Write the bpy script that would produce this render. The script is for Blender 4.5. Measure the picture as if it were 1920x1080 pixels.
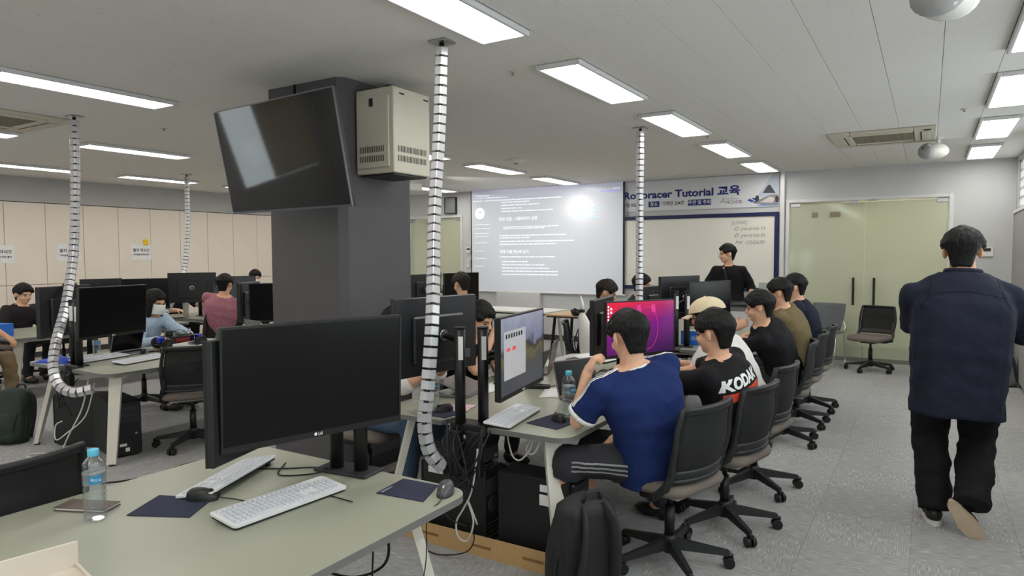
import bpy, bmesh, math, random
from mathutils import Vector, Matrix, noise
random.seed(7)
for o in list(bpy.data.objects): bpy.data.objects.remove(o)
S = bpy.context.scene; COL = S.collection
V = Vector
def rad(a): return math.radians(a)

# ------------------------------------------------------------------ camera, world, exposure
CAMROT = Matrix([[0.85311, -0.022044, 0.521265], [0.521711, 0.044699, -0.85195], [-0.004519, 0.998757, 0.049634]])
cam = bpy.data.cameras.new('camera'); cam.sensor_width = 36.0; cam.lens = 36.0*1277/1920; cam.clip_start = .05
camo = bpy.data.objects.new('camera', cam); COL.objects.link(camo)
camo.matrix_world = Matrix.Translation((0, 0, 1.58)) @ CAMROT.to_4x4()
S.camera = camo
S.view_settings.view_transform = 'Standard'; S.view_settings.look = 'None'
S.view_settings.gamma = 1.0; S.view_settings.use_curve_mapping = False
S.view_settings.exposure = 0.32
LIGHT = 9.0          # emission of the ceiling panels
w = bpy.data.worlds.new('daylight'); S.world = w; w.use_nodes = True
w.node_tree.nodes['Background'].inputs[0].default_value = (.95, .97, 1.0, 1)
w.node_tree.nodes['Background'].inputs[1].default_value = 2.6

# ------------------------------------------------------------------ helpers: materials
def lin(c):
    r = []
    for x in c[:3]:
        x = x/255.0
        r.append(x/12.92 if x <= .04045 else ((x+.055)/1.055)**2.4)
    return (r[0], r[1], r[2], 1)
MATS = {}
def mat(name, rgb, rough=.5, metal=0, var=.06, vscale=12, bump=0, bscale=80, coat=0, spec=.5, trans=0, alpha=1, ior=1.45, emit=None, estr=0, stretch=None):
    if name in MATS: return MATS[name]
    m = bpy.data.materials.new(name); m.use_nodes = True; nt = m.node_tree; N = nt.nodes; L = nt.links
    b = N['Principled BSDF']; c = lin(rgb)
    b.inputs['Roughness'].default_value = rough; b.inputs['Metallic'].default_value = metal
    b.inputs['Specular IOR Level'].default_value = spec
    if coat: b.inputs['Coat Weight'].default_value = coat; b.inputs['Coat Roughness'].default_value = .08
    if trans: b.inputs['Transmission Weight'].default_value = trans; b.inputs['IOR'].default_value = ior
    if alpha < 1: b.inputs['Alpha'].default_value = alpha
    tc = N.new('ShaderNodeTexCoord'); mp = N.new('ShaderNodeMapping'); L.new(tc.outputs['Object'], mp.inputs[0])
    if stretch: mp.inputs['Scale'].default_value = stretch
    nz = N.new('ShaderNodeTexNoise'); nz.inputs['Scale'].default_value = vscale; nz.inputs['Detail'].default_value = 4
    L.new(mp.outputs[0], nz.inputs['Vector'])
    rp = N.new('ShaderNodeValToRGB'); e = rp.color_ramp.elements
    e[0].position = .3; e[1].position = .7
    e[0].color = tuple(x*(1-var) for x in c[:3])+(1,); e[1].color = tuple(min(1, x*(1+var)) for x in c[:3])+(1,)
    L.new(nz.outputs[0], rp.inputs[0]); L.new(rp.outputs[0], b.inputs['Base Color'])
    if bump:
        n2 = N.new('ShaderNodeTexNoise'); n2.inputs['Scale'].default_value = bscale; n2.inputs['Detail'].default_value = 5
        L.new(mp.outputs[0], n2.inputs['Vector'])
        bp = N.new('ShaderNodeBump'); bp.inputs['Strength'].default_value = bump; bp.inputs['Distance'].default_value = .01
        L.new(n2.outputs[0], bp.inputs['Height']); L.new(bp.outputs[0], b.inputs['Normal'])
    if emit is not None:
        b.inputs['Emission Color'].default_value = lin(emit); b.inputs['Emission Strength'].default_value = estr
    MATS[name] = m; return m

# ------------------------------------------------------------------ helpers: mesh builder
class MB:
    def __init__(s): s.v = []; s.f = []; s.sm = []; s.mi = []; s.cur = 0
    def add(s, vs, fs, smooth=False):
        b = len(s.v); s.v += [tuple(x) for x in vs]
        for f in fs: s.f.append(tuple(i+b for i in f)); s.sm.append(smooth); s.mi.append(s.cur)
        return s
    def box(s, c, d, rot=None, bev=0, taper=1.0):
        hx, hy, hz = d[0]/2, d[1]/2, d[2]/2; c = V(c)
        bev = min(bev, hx*.95, hy*.95, hz*.95)
        M_ = rot if rot is not None else Matrix.Identity(3)
        if bev <= 0:
            vs = []
            for z in (-1, 1):
                t = taper if z > 0 else 1
                for x, y in ((-1,-1),(1,-1),(1,1),(-1,1)): vs.append(c+M_@V((x*hx*t, y*hy*t, z*hz)))
            return s.add(vs, [(3,2,1,0),(4,5,6,7),(0,1,5,4),(1,2,6,5),(2,3,7,6),(3,0,4,7)])
        vs = []; idx = {}
        for x in (-1,1):
            for y in (-1,1):
                for z in (-1,1):
                    for a in range(3):
                        p = [x*(hx-bev), y*(hy-bev), z*(hz-bev)]; p[a] += (x,y,z)[a]*bev
                        if z > 0: p[0] *= taper; p[1] *= taper
                        idx[(x,y,z,a)] = len(vs); vs.append(c+M_@V(p))
        fs = []
        for a in range(3):
            o = [(1,2),(2,0),(0,1)][a]
            for sg in (-1,1):
                q = []
                for u, t in ((-1,-1),(1,-1),(1,1),(-1,1)):
                    k = [0,0,0]; k[a] = sg; k[o[0]] = u; k[o[1]] = t; q.append(idx[(k[0],k[1],k[2],a)])
                fs.append(q if sg > 0 else q[::-1])
        for a in range(3):
            o1, o2 = [(1,2),(2,0),(0,1)][a]
            for u in (-1,1):
                for t in (-1,1):
                    k0 = [0,0,0]; k1 = [0,0,0]; k0[a] = -1; k1[a] = 1
                    k0[o1] = k1[o1] = u; k0[o2] = k1[o2] = t
                    q = [idx[(*k0,o1)], idx[(*k1,o1)], idx[(*k1,o2)], idx[(*k0,o2)]]
                    fs.append(q if u*t > 0 else q[::-1])
        for x in (-1,1):
            for y in (-1,1):
                for z in (-1,1):
                    q = [idx[(x,y,z,0)], idx[(x,y,z,1)], idx[(x,y,z,2)]]
                    fs.append(q if x*y*z > 0 else q[::-1])
        return s.add(vs, fs)
    def tube(s, pts, r, n=8, caps=True, smooth=True, sq=None):
        """sweep along pts; r radius or list; sq=(wx,wy) gives elliptical factors"""
        pts = [V(p) for p in pts]; m = len(pts)
        rs = r if isinstance(r, (list, tuple)) else [r]*m
        t0 = (pts[1]-pts[0]).normalized()
        up = V((0,0,1)) if abs(t0.z) < .9 else V((0,1,0))
        nx = t0.cross(up).normalized(); vs = []
        for i in range(m):
            t = (pts[min(i+1,m-1)]-pts[max(i-1,0)])
            t = t.normalized() if t.length > 1e-9 else t0
            nx = (nx-t*nx.dot(t)); nx = nx.normalized() if nx.length > 1e-6 else t.orthogonal().normalized()
            ny = t.cross(nx)
            for k in range(n):
                a = 2*math.pi*k/n
                ca, sa = math.cos(a), math.sin(a)
                if sq: ca *= sq[0]; sa *= sq[1]
                vs.append(pts[i]+nx*ca*rs[i]+ny*sa*rs[i])
        fs = []
        for i in range(m-1):
            for k in range(n):
                a = i*n+k; b = i*n+(k+1) % n; fs.append((a, b, b+n, a+n))
        s.add(vs, fs, smooth)
        if caps:
            b = len(s.v)-m*n
            s.f.append(tuple(b+k for k in range(n))[::-1]); s.sm.append(False); s.mi.append(s.cur)
            s.f.append(tuple(b+(m-1)*n+k for k in range(n))); s.sm.append(False); s.mi.append(s.cur)
        return s
    def cyl(s, a, b, r, n=12, r2=None): return s.tube([a, b], [r, r if r2 is None else r2], n)
    def lathe(s, prof, n=20, c=(0,0,0), smooth=True):
        c = V(c); vs = []
        for (r, z) in prof:
            for k in range(n):
                a = 2*math.pi*k/n; vs.append(c+V((r*math.cos(a), r*math.sin(a), z)))
        fs = []
        for i in range(len(prof)-1):
            for k in range(n):
                a = i*n+k; b = i*n+(k+1) % n; fs.append((a, b, b+n, a+n))
        s.add(vs, fs, smooth); b = len(s.v)-len(prof)*n
        if prof[0][0] > 1e-5: s.f.append(tuple(b+k for k in range(n))[::-1]); s.sm.append(False); s.mi.append(s.cur)
        if prof[-1][0] > 1e-5: s.f.append(tuple(b+(len(prof)-1)*n+k for k in range(n))); s.sm.append(False); s.mi.append(s.cur)
        return s
    def prism(s, poly, z0, z1, M_=None):
        """extrude 2-D polygon (ccw) in z"""
        n = len(poly); M_ = M_ if M_ is not None else Matrix.Identity(4)
        vs = [M_@V((x, y, z0)) for x, y in poly]+[M_@V((x, y, z1)) for x, y in poly]
        fs = [tuple(range(n))[::-1], tuple(range(n, 2*n))]+[(i, (i+1) % n, n+(i+1) % n, n+i) for i in range(n)]
        return s.add(vs, fs)
    def ell(s, c, r, n=14, m=9, rot=None):
        c = V(c); vs = []; fs = []
        M_ = rot if rot is not None else Matrix.Identity(3)
        vs.append(c+M_@V((0,0,-r[2])))
        for i in range(1, m):
            p = math.pi*i/m-math.pi/2
            for k in range(n):
                a = 2*math.pi*k/n
                vs.append(c+M_@V((r[0]*math.cos(p)*math.cos(a), r[1]*math.cos(p)*math.sin(a), r[2]*math.sin(p))))
        vs.append(c+M_@V((0,0,r[2])))
        for k in range(n): fs.append((0, 1+(k+1) % n, 1+k))
        for i in range(m-2):
            for k in range(n):
                a = 1+i*n+k; b = 1+i*n+(k+1) % n; fs.append((a, b, b+n, a+n))
        t = len(vs)-1; b0 = 1+(m-2)*n
        for k in range(n): fs.append((b0+k, b0+(k+1) % n, t))
        return s.add(vs, fs, True)
    def grid(s, fn, nu, nv, thick=0, smooth=True):
        """surface fn(u,v) u,v in 0..1, optional thickness along normal (closed)"""
        P = [[V(fn(i/nu, j/nv)) for j in range(nv+1)] for i in range(nu+1)]
        vs = [p for row in P for p in row]; W = nv+1
        fs = [(i*W+j, (i+1)*W+j, (i+1)*W+j+1, i*W+j+1) for i in range(nu) for j in range(nv)]
        if thick:
            N_ = []
            for i in range(nu+1):
                for j in range(nv+1):
                    du = P[min(i+1,nu)][j]-P[max(i-1,0)][j]; dv = P[i][min(j+1,nv)]-P[i][max(j-1,0)]
                    n_ = du.cross(dv); N_.append(n_.normalized() if n_.length > 1e-12 else V((0,0,1)))
            n0 = len(vs); vs = vs+[vs[k]-N_[k]*thick for k in range(n0)]
            fs = fs+[tuple(n0+k for k in f[::-1]) for f in fs]
            rim = [i*W for i in range(nu+1)]+[nu*W+j for j in range(1, nv+1)]+[i*W+nv for i in range(nu-1, -1, -1)]+[j for j in range(nv-1, 0, -1)]
            for a in range(len(rim)):
                p, q = rim[a], rim[(a+1) % len(rim)]; fs.append((q, p, p+n0, q+n0))
        return s.add(vs, fs, smooth)
    def mesh(s, name, mats):
        me = bpy.data.meshes.new(name); me.from_pydata(s.v, [], s.f)
        for m in (mats if isinstance(mats, (list, tuple)) else [mats]): me.materials.append(m)
        me.polygons.foreach_set('use_smooth', s.sm); me.polygons.foreach_set('material_index', s.mi); me.update()
        return me
    def build(s, name, mats, parent=None, **k):
        return link(name, s.mesh(name, mats), parent, **k)
def link(name, me, parent=None, loc=None, rot=None):
    o = bpy.data.objects.new(name, me); COL.objects.link(o)
    if parent is not None: o.parent = parent
    if loc is not None: o.location = loc
    if rot is not None: o.rotation_euler = rot
    return o
def tag(o, label=None, cat=None, group=None, kind=None):
    if label: o['label'] = label
    if cat: o['category'] = cat
    if group: o['group'] = group
    if kind: o['kind'] = kind
    return o
def thing(name, label, cat, loc=(0,0,0), rz=0, group=None):
    o = bpy.data.objects.new(name, None); o.empty_display_size = .1; COL.objects.link(o)
    o.location = loc; o.rotation_euler = (0, 0, rz); return tag(o, label, cat, group)
CH = {}
def note(root, o): CH.setdefault(root.name, []).append(o); return o
def tree(o, parent=None):
    c = o.copy(); COL.objects.link(c); c.parent = parent
    for ch in [x for x in bpy.data.objects if x.parent == o]: tree(ch, c)
    return c
def copy_thing(o, kids, label, loc, rz, group=None):
    """kids: {part: [subparts]} gathered once; no scene scan per copy"""
    r = o.copy(); COL.objects.link(r); r.location = loc; r.rotation_euler = (0, 0, rz); r['label'] = label
    if group: r['group'] = group
    for p, subs in kids:
        c = p.copy(); COL.objects.link(c); c.parent = r
        for q in subs:
            d = q.copy(); COL.objects.link(d); d.parent = c
    return r
def kids_of(o):
    return [(p, [q for q in bpy.data.objects if q.parent == p]) for p in bpy.data.objects if p.parent == o]
TXT = {}
def text_mesh(body, size, ext=0, bold=0, align='LEFT', shear=0):
    c = bpy.data.curves.new('lettering', 'FONT'); c.body = body; c.size = size; c.extrude = ext; c.offset = bold
    c.align_x = align; c.shear = shear; c.resolution_u = 3
    o = bpy.data.objects.new('lettering', c)
    me = bpy.data.meshes.new_from_object(o)
    bpy.data.objects.remove(o); bpy.data.curves.remove(c)
    me.materials.clear(); return me
def lettering(body, size, m, parent, loc, rot, bold=0, align='LEFT', ext=.0006, name='lettering', shear=0, sx=1):
    key = (body, size, ext, bold, align, shear, m.name)
    if key not in TXT: TXT[key] = text_mesh(body, size, ext, bold, align, shear); TXT[key].materials.append(m)
    me = TXT[key]
    o = link(name, me, parent, loc, rot); o.scale = (sx, 1, 1); return o
ORD = ['first', 'second', 'third', 'fourth', 'fifth', 'sixth', 'seventh', 'eighth', 'ninth', 'tenth', 'eleventh', 'twelfth', 'thirteenth', 'fourteenth']
RX90 = Matrix.Rotation(math.pi/2, 3, 'X')

# ------------------------------------------------------------------ materials of the room
def carpet(name, rot):
    m = bpy.data.materials.new(name); m.use_nodes = True; nt = m.node_tree; N = nt.nodes; L = nt.links; b = N['Principled BSDF']
    b.inputs['Roughness'].default_value = .95; b.inputs['Specular IOR Level'].default_value = .15
    tc = N.new('ShaderNodeTexCoord'); oi = N.new('ShaderNodeObjectInfo'); ad = N.new('ShaderNodeVectorMath'); ad.operation = 'ADD'
    vm = N.new('ShaderNodeVectorMath'); vm.operation = 'SCALE'; vm.inputs['Scale'].default_value = 40
    cb = N.new('ShaderNodeCombineXYZ'); L.new(oi.outputs['Random'], cb.inputs[0]); L.new(oi.outputs['Random'], cb.inputs[1])
    L.new(cb.outputs[0], vm.inputs[0]); L.new(tc.outputs['Object'], ad.inputs[0]); L.new(vm.outputs[0], ad.inputs[1])
    mp = N.new('ShaderNodeMapping'); mp.inputs['Rotation'].default_value = (0, 0, rot); mp.inputs['Scale'].default_value = (9, 130, 1)
    L.new(ad.outputs[0], mp.inputs[0])
    n1 = N.new('ShaderNodeTexNoise'); n1.inputs['Scale'].default_value = 1.6; n1.inputs['Detail'].default_value = 3; L.new(mp.outputs[0], n1.inputs['Vector'])
    r1 = N.new('ShaderNodeValToRGB'); e = r1.color_ramp.elements
    e[0].position = .3; e[0].color = lin((150,150,146)); e[1].position = .62; e[1].color = lin((186,186,180))
    k = r1.color_ramp.elements.new(.70); k.color = lin((228,228,220))
    L.new(n1.outputs[0], r1.inputs[0])
    n2 = N.new('ShaderNodeTexNoise'); n2.inputs['Scale'].default_value = 260; L.new(tc.outputs['Object'], n2.inputs['Vector'])
    mx = N.new('ShaderNodeMix'); mx.data_type = 'RGBA'; mx.blend_type = 'MULTIPLY'; mx.inputs[0].default_value = .35
    L.new(r1.outputs[0], mx.inputs[6]); L.new(n2.outputs[1], mx.inputs[7])
    hs = N.new('ShaderNodeHueSaturation'); hs.inputs['Saturation'].default_value = .25
    mr = N.new('ShaderNodeMapRange'); mr.inputs[3].default_value = .95; mr.inputs[4].default_value = 1.07
    L.new(oi.outputs['Random'], mr.inputs[0]); L.new(mr.outputs[0], hs.inputs['Value'])
    L.new(mx.outputs[2], hs.inputs['Color']); L.new(hs.outputs[0], b.inputs['Base Color'])
    bp = N.new('ShaderNodeBump'); bp.inputs['Strength'].default_value = .5; bp.inputs['Distance'].default_value = .004
    L.new(n2.outputs[0], bp.inputs['Height']); L.new(bp.outputs[0], b.inputs['Normal']); return m
def pitted(name, rgb):
    m = bpy.data.materials.new(name); m.use_nodes = True; nt = m.node_tree; N = nt.nodes; L = nt.links; b = N['Principled BSDF']
    b.inputs['Roughness'].default_value = .9; b.inputs['Specular IOR Level'].default_value = .2
    geo = N.new('ShaderNodeNewGeometry')
    vo = N.new('ShaderNodeTexVoronoi'); vo.inputs['Scale'].default_value = 42; L.new(geo.outputs['Position'], vo.inputs['Vector'])
    n0 = N.new('ShaderNodeTexNoise'); n0.inputs['Scale'].default_value = 9; n0.inputs['Detail'].default_value = 3; L.new(geo.outputs['Position'], n0.inputs['Vector'])
    mt = N.new('ShaderNodeMath'); mt.operation = 'MULTIPLY_ADD'; mt.inputs[1].default_value = -.42; mt.inputs[2].default_value = .30
    L.new(n0.outputs[0], mt.inputs[0])
    ls = N.new('ShaderNodeMath'); ls.operation = 'LESS_THAN'; L.new(vo.outputs['Distance'], ls.inputs[0]); L.new(mt.outputs[0], ls.inputs[1])
    mx = N.new('ShaderNodeMix'); mx.data_type = 'RGBA'; mx.inputs[6].default_value = lin(rgb); mx.inputs[7].default_value = lin(tuple(x*.78 for x in rgb))
    L.new(ls.outputs[0], mx.inputs[0]); L.new(mx.outputs[2], b.inputs['Base Color']); return m
m_carpA = carpet('carpet weave along', 0); m_carpB = carpet('carpet weave across', math.pi/2)
m_ceil = pitted('mineral ceiling board', (236,233,228))
m_wall = mat('grey painted wall', (190,191,190), .8, var=.02, vscale=3, bump=.05)
m_wallw = mat('light grey paint', (206,207,207), .7, var=.02, vscale=3)
m_band = mat('grey bulkhead paint', (186,184,181), .8, var=.03, vscale=2)
m_locker = mat('cream laminate', (238,227,212), .45, var=.02, vscale=2)
m_pillar = mat('charcoal pillar paint', (84,82,84), .6, var=.05, vscale=4, bump=.04)
m_white = mat('white powder coat', (232,230,224), .4, var=.02)
m_frame = mat('satin white aluminium', (222,222,222), .35, metal=.1, var=.02)
m_black = mat('black plastic', (22,22,24), .42, var=.15, bump=.03, bscale=300)
m_blackg = mat('black gloss plastic', (14,14,16), .16, var=.1)
m_dark = mat('charcoal plastic', (42,42,45), .5, var=.1, bump=.05, bscale=300)
m_steel = mat('brushed steel', (190,190,192), .3, metal=1, var=.05)
m_chrome = mat('chrome', (225,225,228), .12, metal=1, var=.02)
m_base = mat('dark rubber skirting', (58,58,60), .6)
m_paper = mat('white paper', (238,238,236), .8, var=.02)
m_ink = mat('black ink', (24,24,30), .8); m_navyink = mat('navy print', (28,44,120), .6)
m_cable = mat('black cable sheath', (16,16,17), .5); m_wcable = mat('pale grey cable sheath', (205,204,198), .5)
m_beige = mat('beige plastic', (206,200,182), .5, var=.02); m_beiged = mat('beige grille', (150,140,120), .7)
m_screen_off = mat('dark glass screen', (7,7,9), .22, var=.05, spec=.4)

XL, XR, YB, YF, ZC = -11.95, .95, -3.44, 11.0, 2.803
# ------------------------------------------------------------------ floor: carpet tiles
fl = MB().box(((XL+XR)/2-.2, (YB+YF)/2+1, -.055), (XR-XL+3.2, YF-YB+5.2, .09)).build('floor', m_base); tag(fl, kind='structure')
T = .5
tileA = MB().box((0, 0, -.005), (T-.0012, T-.0012, .010)).mesh('carpet_tile', m_carpA)
tiles = []
i = 0
xs = [XR-T/2-T*k for k in range(26)]; ys = [YF-T/2-T*k for k in range(29)]
for a, x in enumerate(xs):
    for b_, y in enumerate(ys):
        if y < -3.4 or x < -12.1: continue
        d = -.521*x+.852*y; l = .853*x+.522*y
        vis = d > 1.0 and abs(l)/max(d, .1) < .80
        tiles.append((d+abs(l)*.2 if vis else 100+abs(x)+abs(y), x, y, (a+b_) % 2))
tiles.sort()
for (k, x, y, q) in tiles[:300]:
    link('carpet_tile', tileA, fl, (x, y, 0), (0, 0, q*math.pi/2))
rest = MB()
for (k, x, y, q) in tiles[300:]:
    rest.cur = q; rest.box((x, y, -.005), (T-.0012, T-.0012, .010))
tag(rest.build('carpet_tile_field', [m_carpA, m_carpB], fl), kind='stuff')

# ------------------------------------------------------------------ ceiling: boards and panel lights
ce = MB().box(((XL+XR)/2, (YB+YF)/2, ZC+.06), (XR-XL+.6, YF-YB+.6, .08)).build('ceiling', m_band); tag(ce, kind='structure')
PX, PY = .3225, .6127
rows = [(.53, 'over the right-hand aisle'), (-2.05, 'over the right-hand desks'), (-5.275, 'left of the charcoal pillar'), (-7.855, 'over the left aisle'), (-10.435, 'nearest the cream cabinets')]
lit = set()
lights = []
for rx, rn in rows:
    col = round((rx+PX/2-.37)/PX)
    for k in range(-3, 5):
        y0 = 2.07+1.838*k
        lights.append((rx, rn, y0+PY, 4-k)); lit.add((col, 3*k)); lit.add((col, 3*k+1))
panel = MB().box((0, 0, .006), (PX-.0028, PY-.0015, .012)).mesh('ceiling_panel', m_ceil)
cells = []
for c in range(-38, 3):
    for j in range(-9, 15):
        if (c, j) in lit: continue
        x = .37+PX*(c-.5); y = 2.07+PY*(j+.5)
        d = -.521*x+.852*y; l = .853*x+.522*y
        vis = d > 1.2 and abs(l)/max(d, .1) < .82 and (2.8-1.58)/max(d, .1) < .45
        cells.append((d if vis else 100+abs(x), x, y))
cells.sort()
for (k, x, y) in cells[:300]: link('ceiling_panel', panel, ce, (x, y, ZC))
rest = MB()
for (k, x, y) in cells[300:]: rest.box((x, y, ZC+.006), (PX-.0028, PY-.0015, .012))
tag(rest.build('ceiling_panel_field', m_ceil, ce), kind='stuff')
m_lite = mat('lit diffuser', (255,255,255), .5, emit=(255,251,245), estr=LIGHT)
FW, FL_ = PX-.006, 2*PY-.008
fr = MB()
for s_ in (-1, 1):
    fr.box((s_*(FW/2-.012), 0, -.016), (.024, FL_, .032), bev=.004)
    fr.box((0, s_*(FL_/2-.012), -.016), (FW-.048, .024, .032), bev=.004)
fr.box((0, 0, .002), (FW-.01, FL_-.01, .006))
fr_me = fr.mesh('housing', m_frame); df_me = MB().box((0, 0, -.022), (FW-.05, FL_-.05, .010)).mesh('diffuser', m_lite)
for rx, rn, y, n in lights:
    t = thing('ceiling_light', 'white ceiling light, %s from the front wall, row %s' % (ORD[n], rn), 'light', (rx, y, ZC), 0, 'ceiling light panels')
    link('housing', fr_me, t); link('diffuser', df_me, t)

# ------------------------------------------------------------------ walls
def struct(name, mb, m, parent=None):
    o = mb.build(name, m, parent); tag(o, kind='structure'); return o
D1a, D1b, D1h = -1.86, .27, 2.38      # right glass door opening
D2a, D2b, D2h = -9.25, -7.86, 2.36    # left glass door opening
wf = MB()
def seg(mb, x0, x1, z0, z1, y=YF, t=.16): mb.box(((x0+x1)/2, y+t/2, (z0+z1)/2), (x1-x0, t, z1-z0))
seg(wf, XL-.3, D2a, 0, ZC); seg(wf, D2a, D2b, D2h, ZC); seg(wf, D2b, D1a, 0, ZC); seg(wf, D1a, D1b, D1h, ZC); seg(wf, D1b, XR+.15, 0, ZC)
wfo = struct('wall_front', wf, m_wallw)
struct('trim_1', MB().box((-6.55, YF-.05, .43), (.95, .10, .86), bev=.004), m_wallw)                # boxed pilaster under the screen
struct('trim_2', MB().box((-1.905, YF-.035, ZC/2), (.06, .07, ZC), bev=.004), m_frame)
bs = MB()
for a, b_ in ((XL, D2a-.05), (D2b+.05, D1a-.06), (D1b+.06, XR)): bs.box(((a+b_)/2, YF-.008, .05), (b_-a, .016, .10))
struct('baseboard_front', bs, m_base)
# left wall above and behind the cabinets
wl_ = MB(); lwin = [(-3.15, -1.30), (-1.0, .85), (1.15, 2.85)]; ey = [YB-.1]+[e for q in lwin for e in q]+[YF]
for k in range(0, len(ey), 2): wl_.box((XL-.15, (ey[k]+ey[k+1])/2, ZC/2), (.14, ey[k+1]-ey[k], ZC))
for a, b_ in lwin: wl_.box((XL-.15, (a+b_)/2, .45), (.14, b_-a, .9)); wl_.box((XL-.15, (a+b_)/2, 2.72), (.14, b_-a, .17))
struct('wall_left', wl_, m_band)
struct('trim_3', MB().box((XL+.03, (3.0+YF)/2, (2.42+ZC)/2), (.10, YF-3.02, ZC-2.42)), m_band)
LW = lwin
# right wall with a high lattice window
wr = MB()
wy0, wy1, wz0, wz1 = 9.0, 10.86, 2.14, 2.74
rwin = [(-2.9, -.9), (-.4, 1.6), (2.1, 4.1), (4.6, 6.6), (7.0, 8.6)]
ey = [YB]+[e for q in rwin for e in q]+[wy0]
for k in range(0, len(ey), 2): wr.box((XR+.07, (ey[k]+ey[k+1])/2, ZC/2), (.14, ey[k+1]-ey[k], ZC))
for a, b_ in rwin:
    wr.box((XR+.07, (a+b_)/2, .5), (.14, b_-a, 1.0)); wr.box((XR+.07, (a+b_)/2, 2.75), (.14, b_-a, .11))
for (a, b_, c, d) in ((wy1, YF+.16, 0, ZC), (wy0, wy1, 0, wz0), (wy0, wy1, wz1, ZC)):
    wr.box((XR+.07, (a+b_)/2, (c+d)/2), (.14, b_-a, d-c))
struct('wall_right', wr, m_wall)
def clear_glass(name, tint=(245,250,250), mixf=.06, rough=.02):
    m = bpy.data.materials.new(name); m.use_nodes = True; N = m.node_tree.nodes; L = m.node_tree.links
    g = N.new('ShaderNodeBsdfGlossy'); g.inputs['Roughness'].default_value = rough; tr = N.new('ShaderNodeBsdfTransparent'); tr.inputs[0].default_value = lin(tint)
    lw = N.new('ShaderNodeLayerWeight'); lw.inputs[0].default_value = .25
    ml = N.new('ShaderNodeMath'); ml.operation = 'MULTIPLY_ADD'; ml.inputs[1].default_value = .5; ml.inputs[2].default_value = mixf
    L.new(lw.outputs[1], ml.inputs[0]); mx = N.new('ShaderNodeMixShader'); L.new(ml.outputs[0], mx.inputs[0])
    L.new(tr.outputs[0], mx.inputs[1]); L.new(g.outputs[0], mx.inputs[2]); L.new(mx.outputs[0], N['Material Output'].inputs[0]); return m
m_glass = clear_glass('clear window glass')
w1 = MB()
for k in range(6): w1.box((XR+.05, (wy0+wy1)/2, wz0+.012+k*(wz1-wz0-.024)/5), (.05, wy1-wy0, .026))
for k in range(11): w1.box((XR+.05, wy0+.012+k*(wy1-wy0-.024)/10, (wz0+wz1)/2), (.05, .026, wz1-wz0))
w1o = struct('window_1', w1, m_frame)
MB().box((XR+.10, (wy0+wy1)/2, (wz0+wz1)/2), (.006, wy1-wy0, wz1-wz0)).build('pane', m_glass, w1o)
for n, (a, b_) in enumerate(rwin):
    wm = MB(); cy = (a+b_)/2
    for z in (1.025, 2.665): wm.box((XR+.07, cy, z), (.07, b_-a, .05))
    for y in (a+.025, cy, b_-.025): wm.box((XR+.07, y, 1.845), (.07, .05, 1.59))
    wo = struct('window_%d' % (n+6), wm, m_frame)
    MB().box((XR+.09, cy, 1.845), (.006, b_-a-.05, 1.55)).build('pane', m_glass, wo)
m_vert = mat('grey vertical blind fabric', (160,160,156), .7, var=.05)
vb = thing('vertical_blind', 'grey vertical blind hanging on the right wall below the lattice window', 'blind', (XR-.022, 9.93, 0))
slat = MB().box((0, 0, 1.07), (.012, .084, 2.0)).mesh('slat', m_vert)
for k in range(20): link('slat', slat, vb, (0, -.9+k*.094, 0), (0, 0, rad(10)))
MB().box((0, 0, 2.09), (.04, 1.9, .04)).build('head_rail', m_frame, vb)
# back wall, behind the camera, with four windows that light the room and show in the dark screens
wb = MB(); wins = [(-10.6, -8.6), (-8.0, -6.0), (-5.4, -3.4), (-2.8, -.8)]
edges = [XL-.2]+[e for q in wins for e in q]+[XR+.2]
for k in range(0, len(edges), 2): wb.box(((edges[k]+edges[k+1])/2, YB-.1, ZC/2), (edges[k+1]-edges[k], .2, ZC))
for a, b_ in wins:
    wb.box(((a+b_)/2, YB-.1, .45), (b_-a, .2, .9)); wb.box(((a+b_)/2, YB-.1, 2.72), (b_-a, .2, .17))
struct('wall_back', wb, m_wall)
m_blind = mat('cream roller blind', (205,196,178), .8, var=.05, vscale=1, stretch=(1, 1, 30))
for n, (a, b_) in enumerate(wins):
    wm = MB(); cx = (a+b_)/2
    for z in (.92, 2.61): wm.box((cx, YB-.1, z), (b_-a, .07, .05))
    for x in (a+.025, cx, b_-.025): wm.box((x, YB-.1, 1.765), (.05, .07, 1.69))
    wo = struct('window_%d' % (n+2), wm, m_frame)
    MB().box((cx, YB-.12, 1.765), (b_-a-.05, .006, 1.65)).build('pane', m_glass, wo)
    MB().box((cx, YB-.02, 2.62-(.80 if n % 2 else .5)/1), (b_-a-.02, .004, 1.6 if n % 2 else 1.0)).build('blind', m_blind, wo)
for n, (a, b_) in enumerate(LW):
    wm = MB(); cy = (a+b_)/2
    for z in (.92, 2.61): wm.box((XL-.12, cy, z), (.07, b_-a, .05))
    for y in (a+.025, cy, b_-.025): wm.box((XL-.12, y, 1.765), (.07, .05, 1.69))
    wo = struct('window_%d' % (n+11), wm, m_frame)
    MB().box((XL-.14, cy, 1.765), (.006, b_-a-.05, 1.65)).build('pane', m_glass, wo)
    hb = (1.66, .55, 1.66)[n]
    bw = (b_-a-.02)*(.62 if n == 0 else 1)
    MB().box((XL-.06, a+.01+bw/2, 2.62-hb/2), (.004, bw, hb)).build('blind', m_blind, wo)
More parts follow.
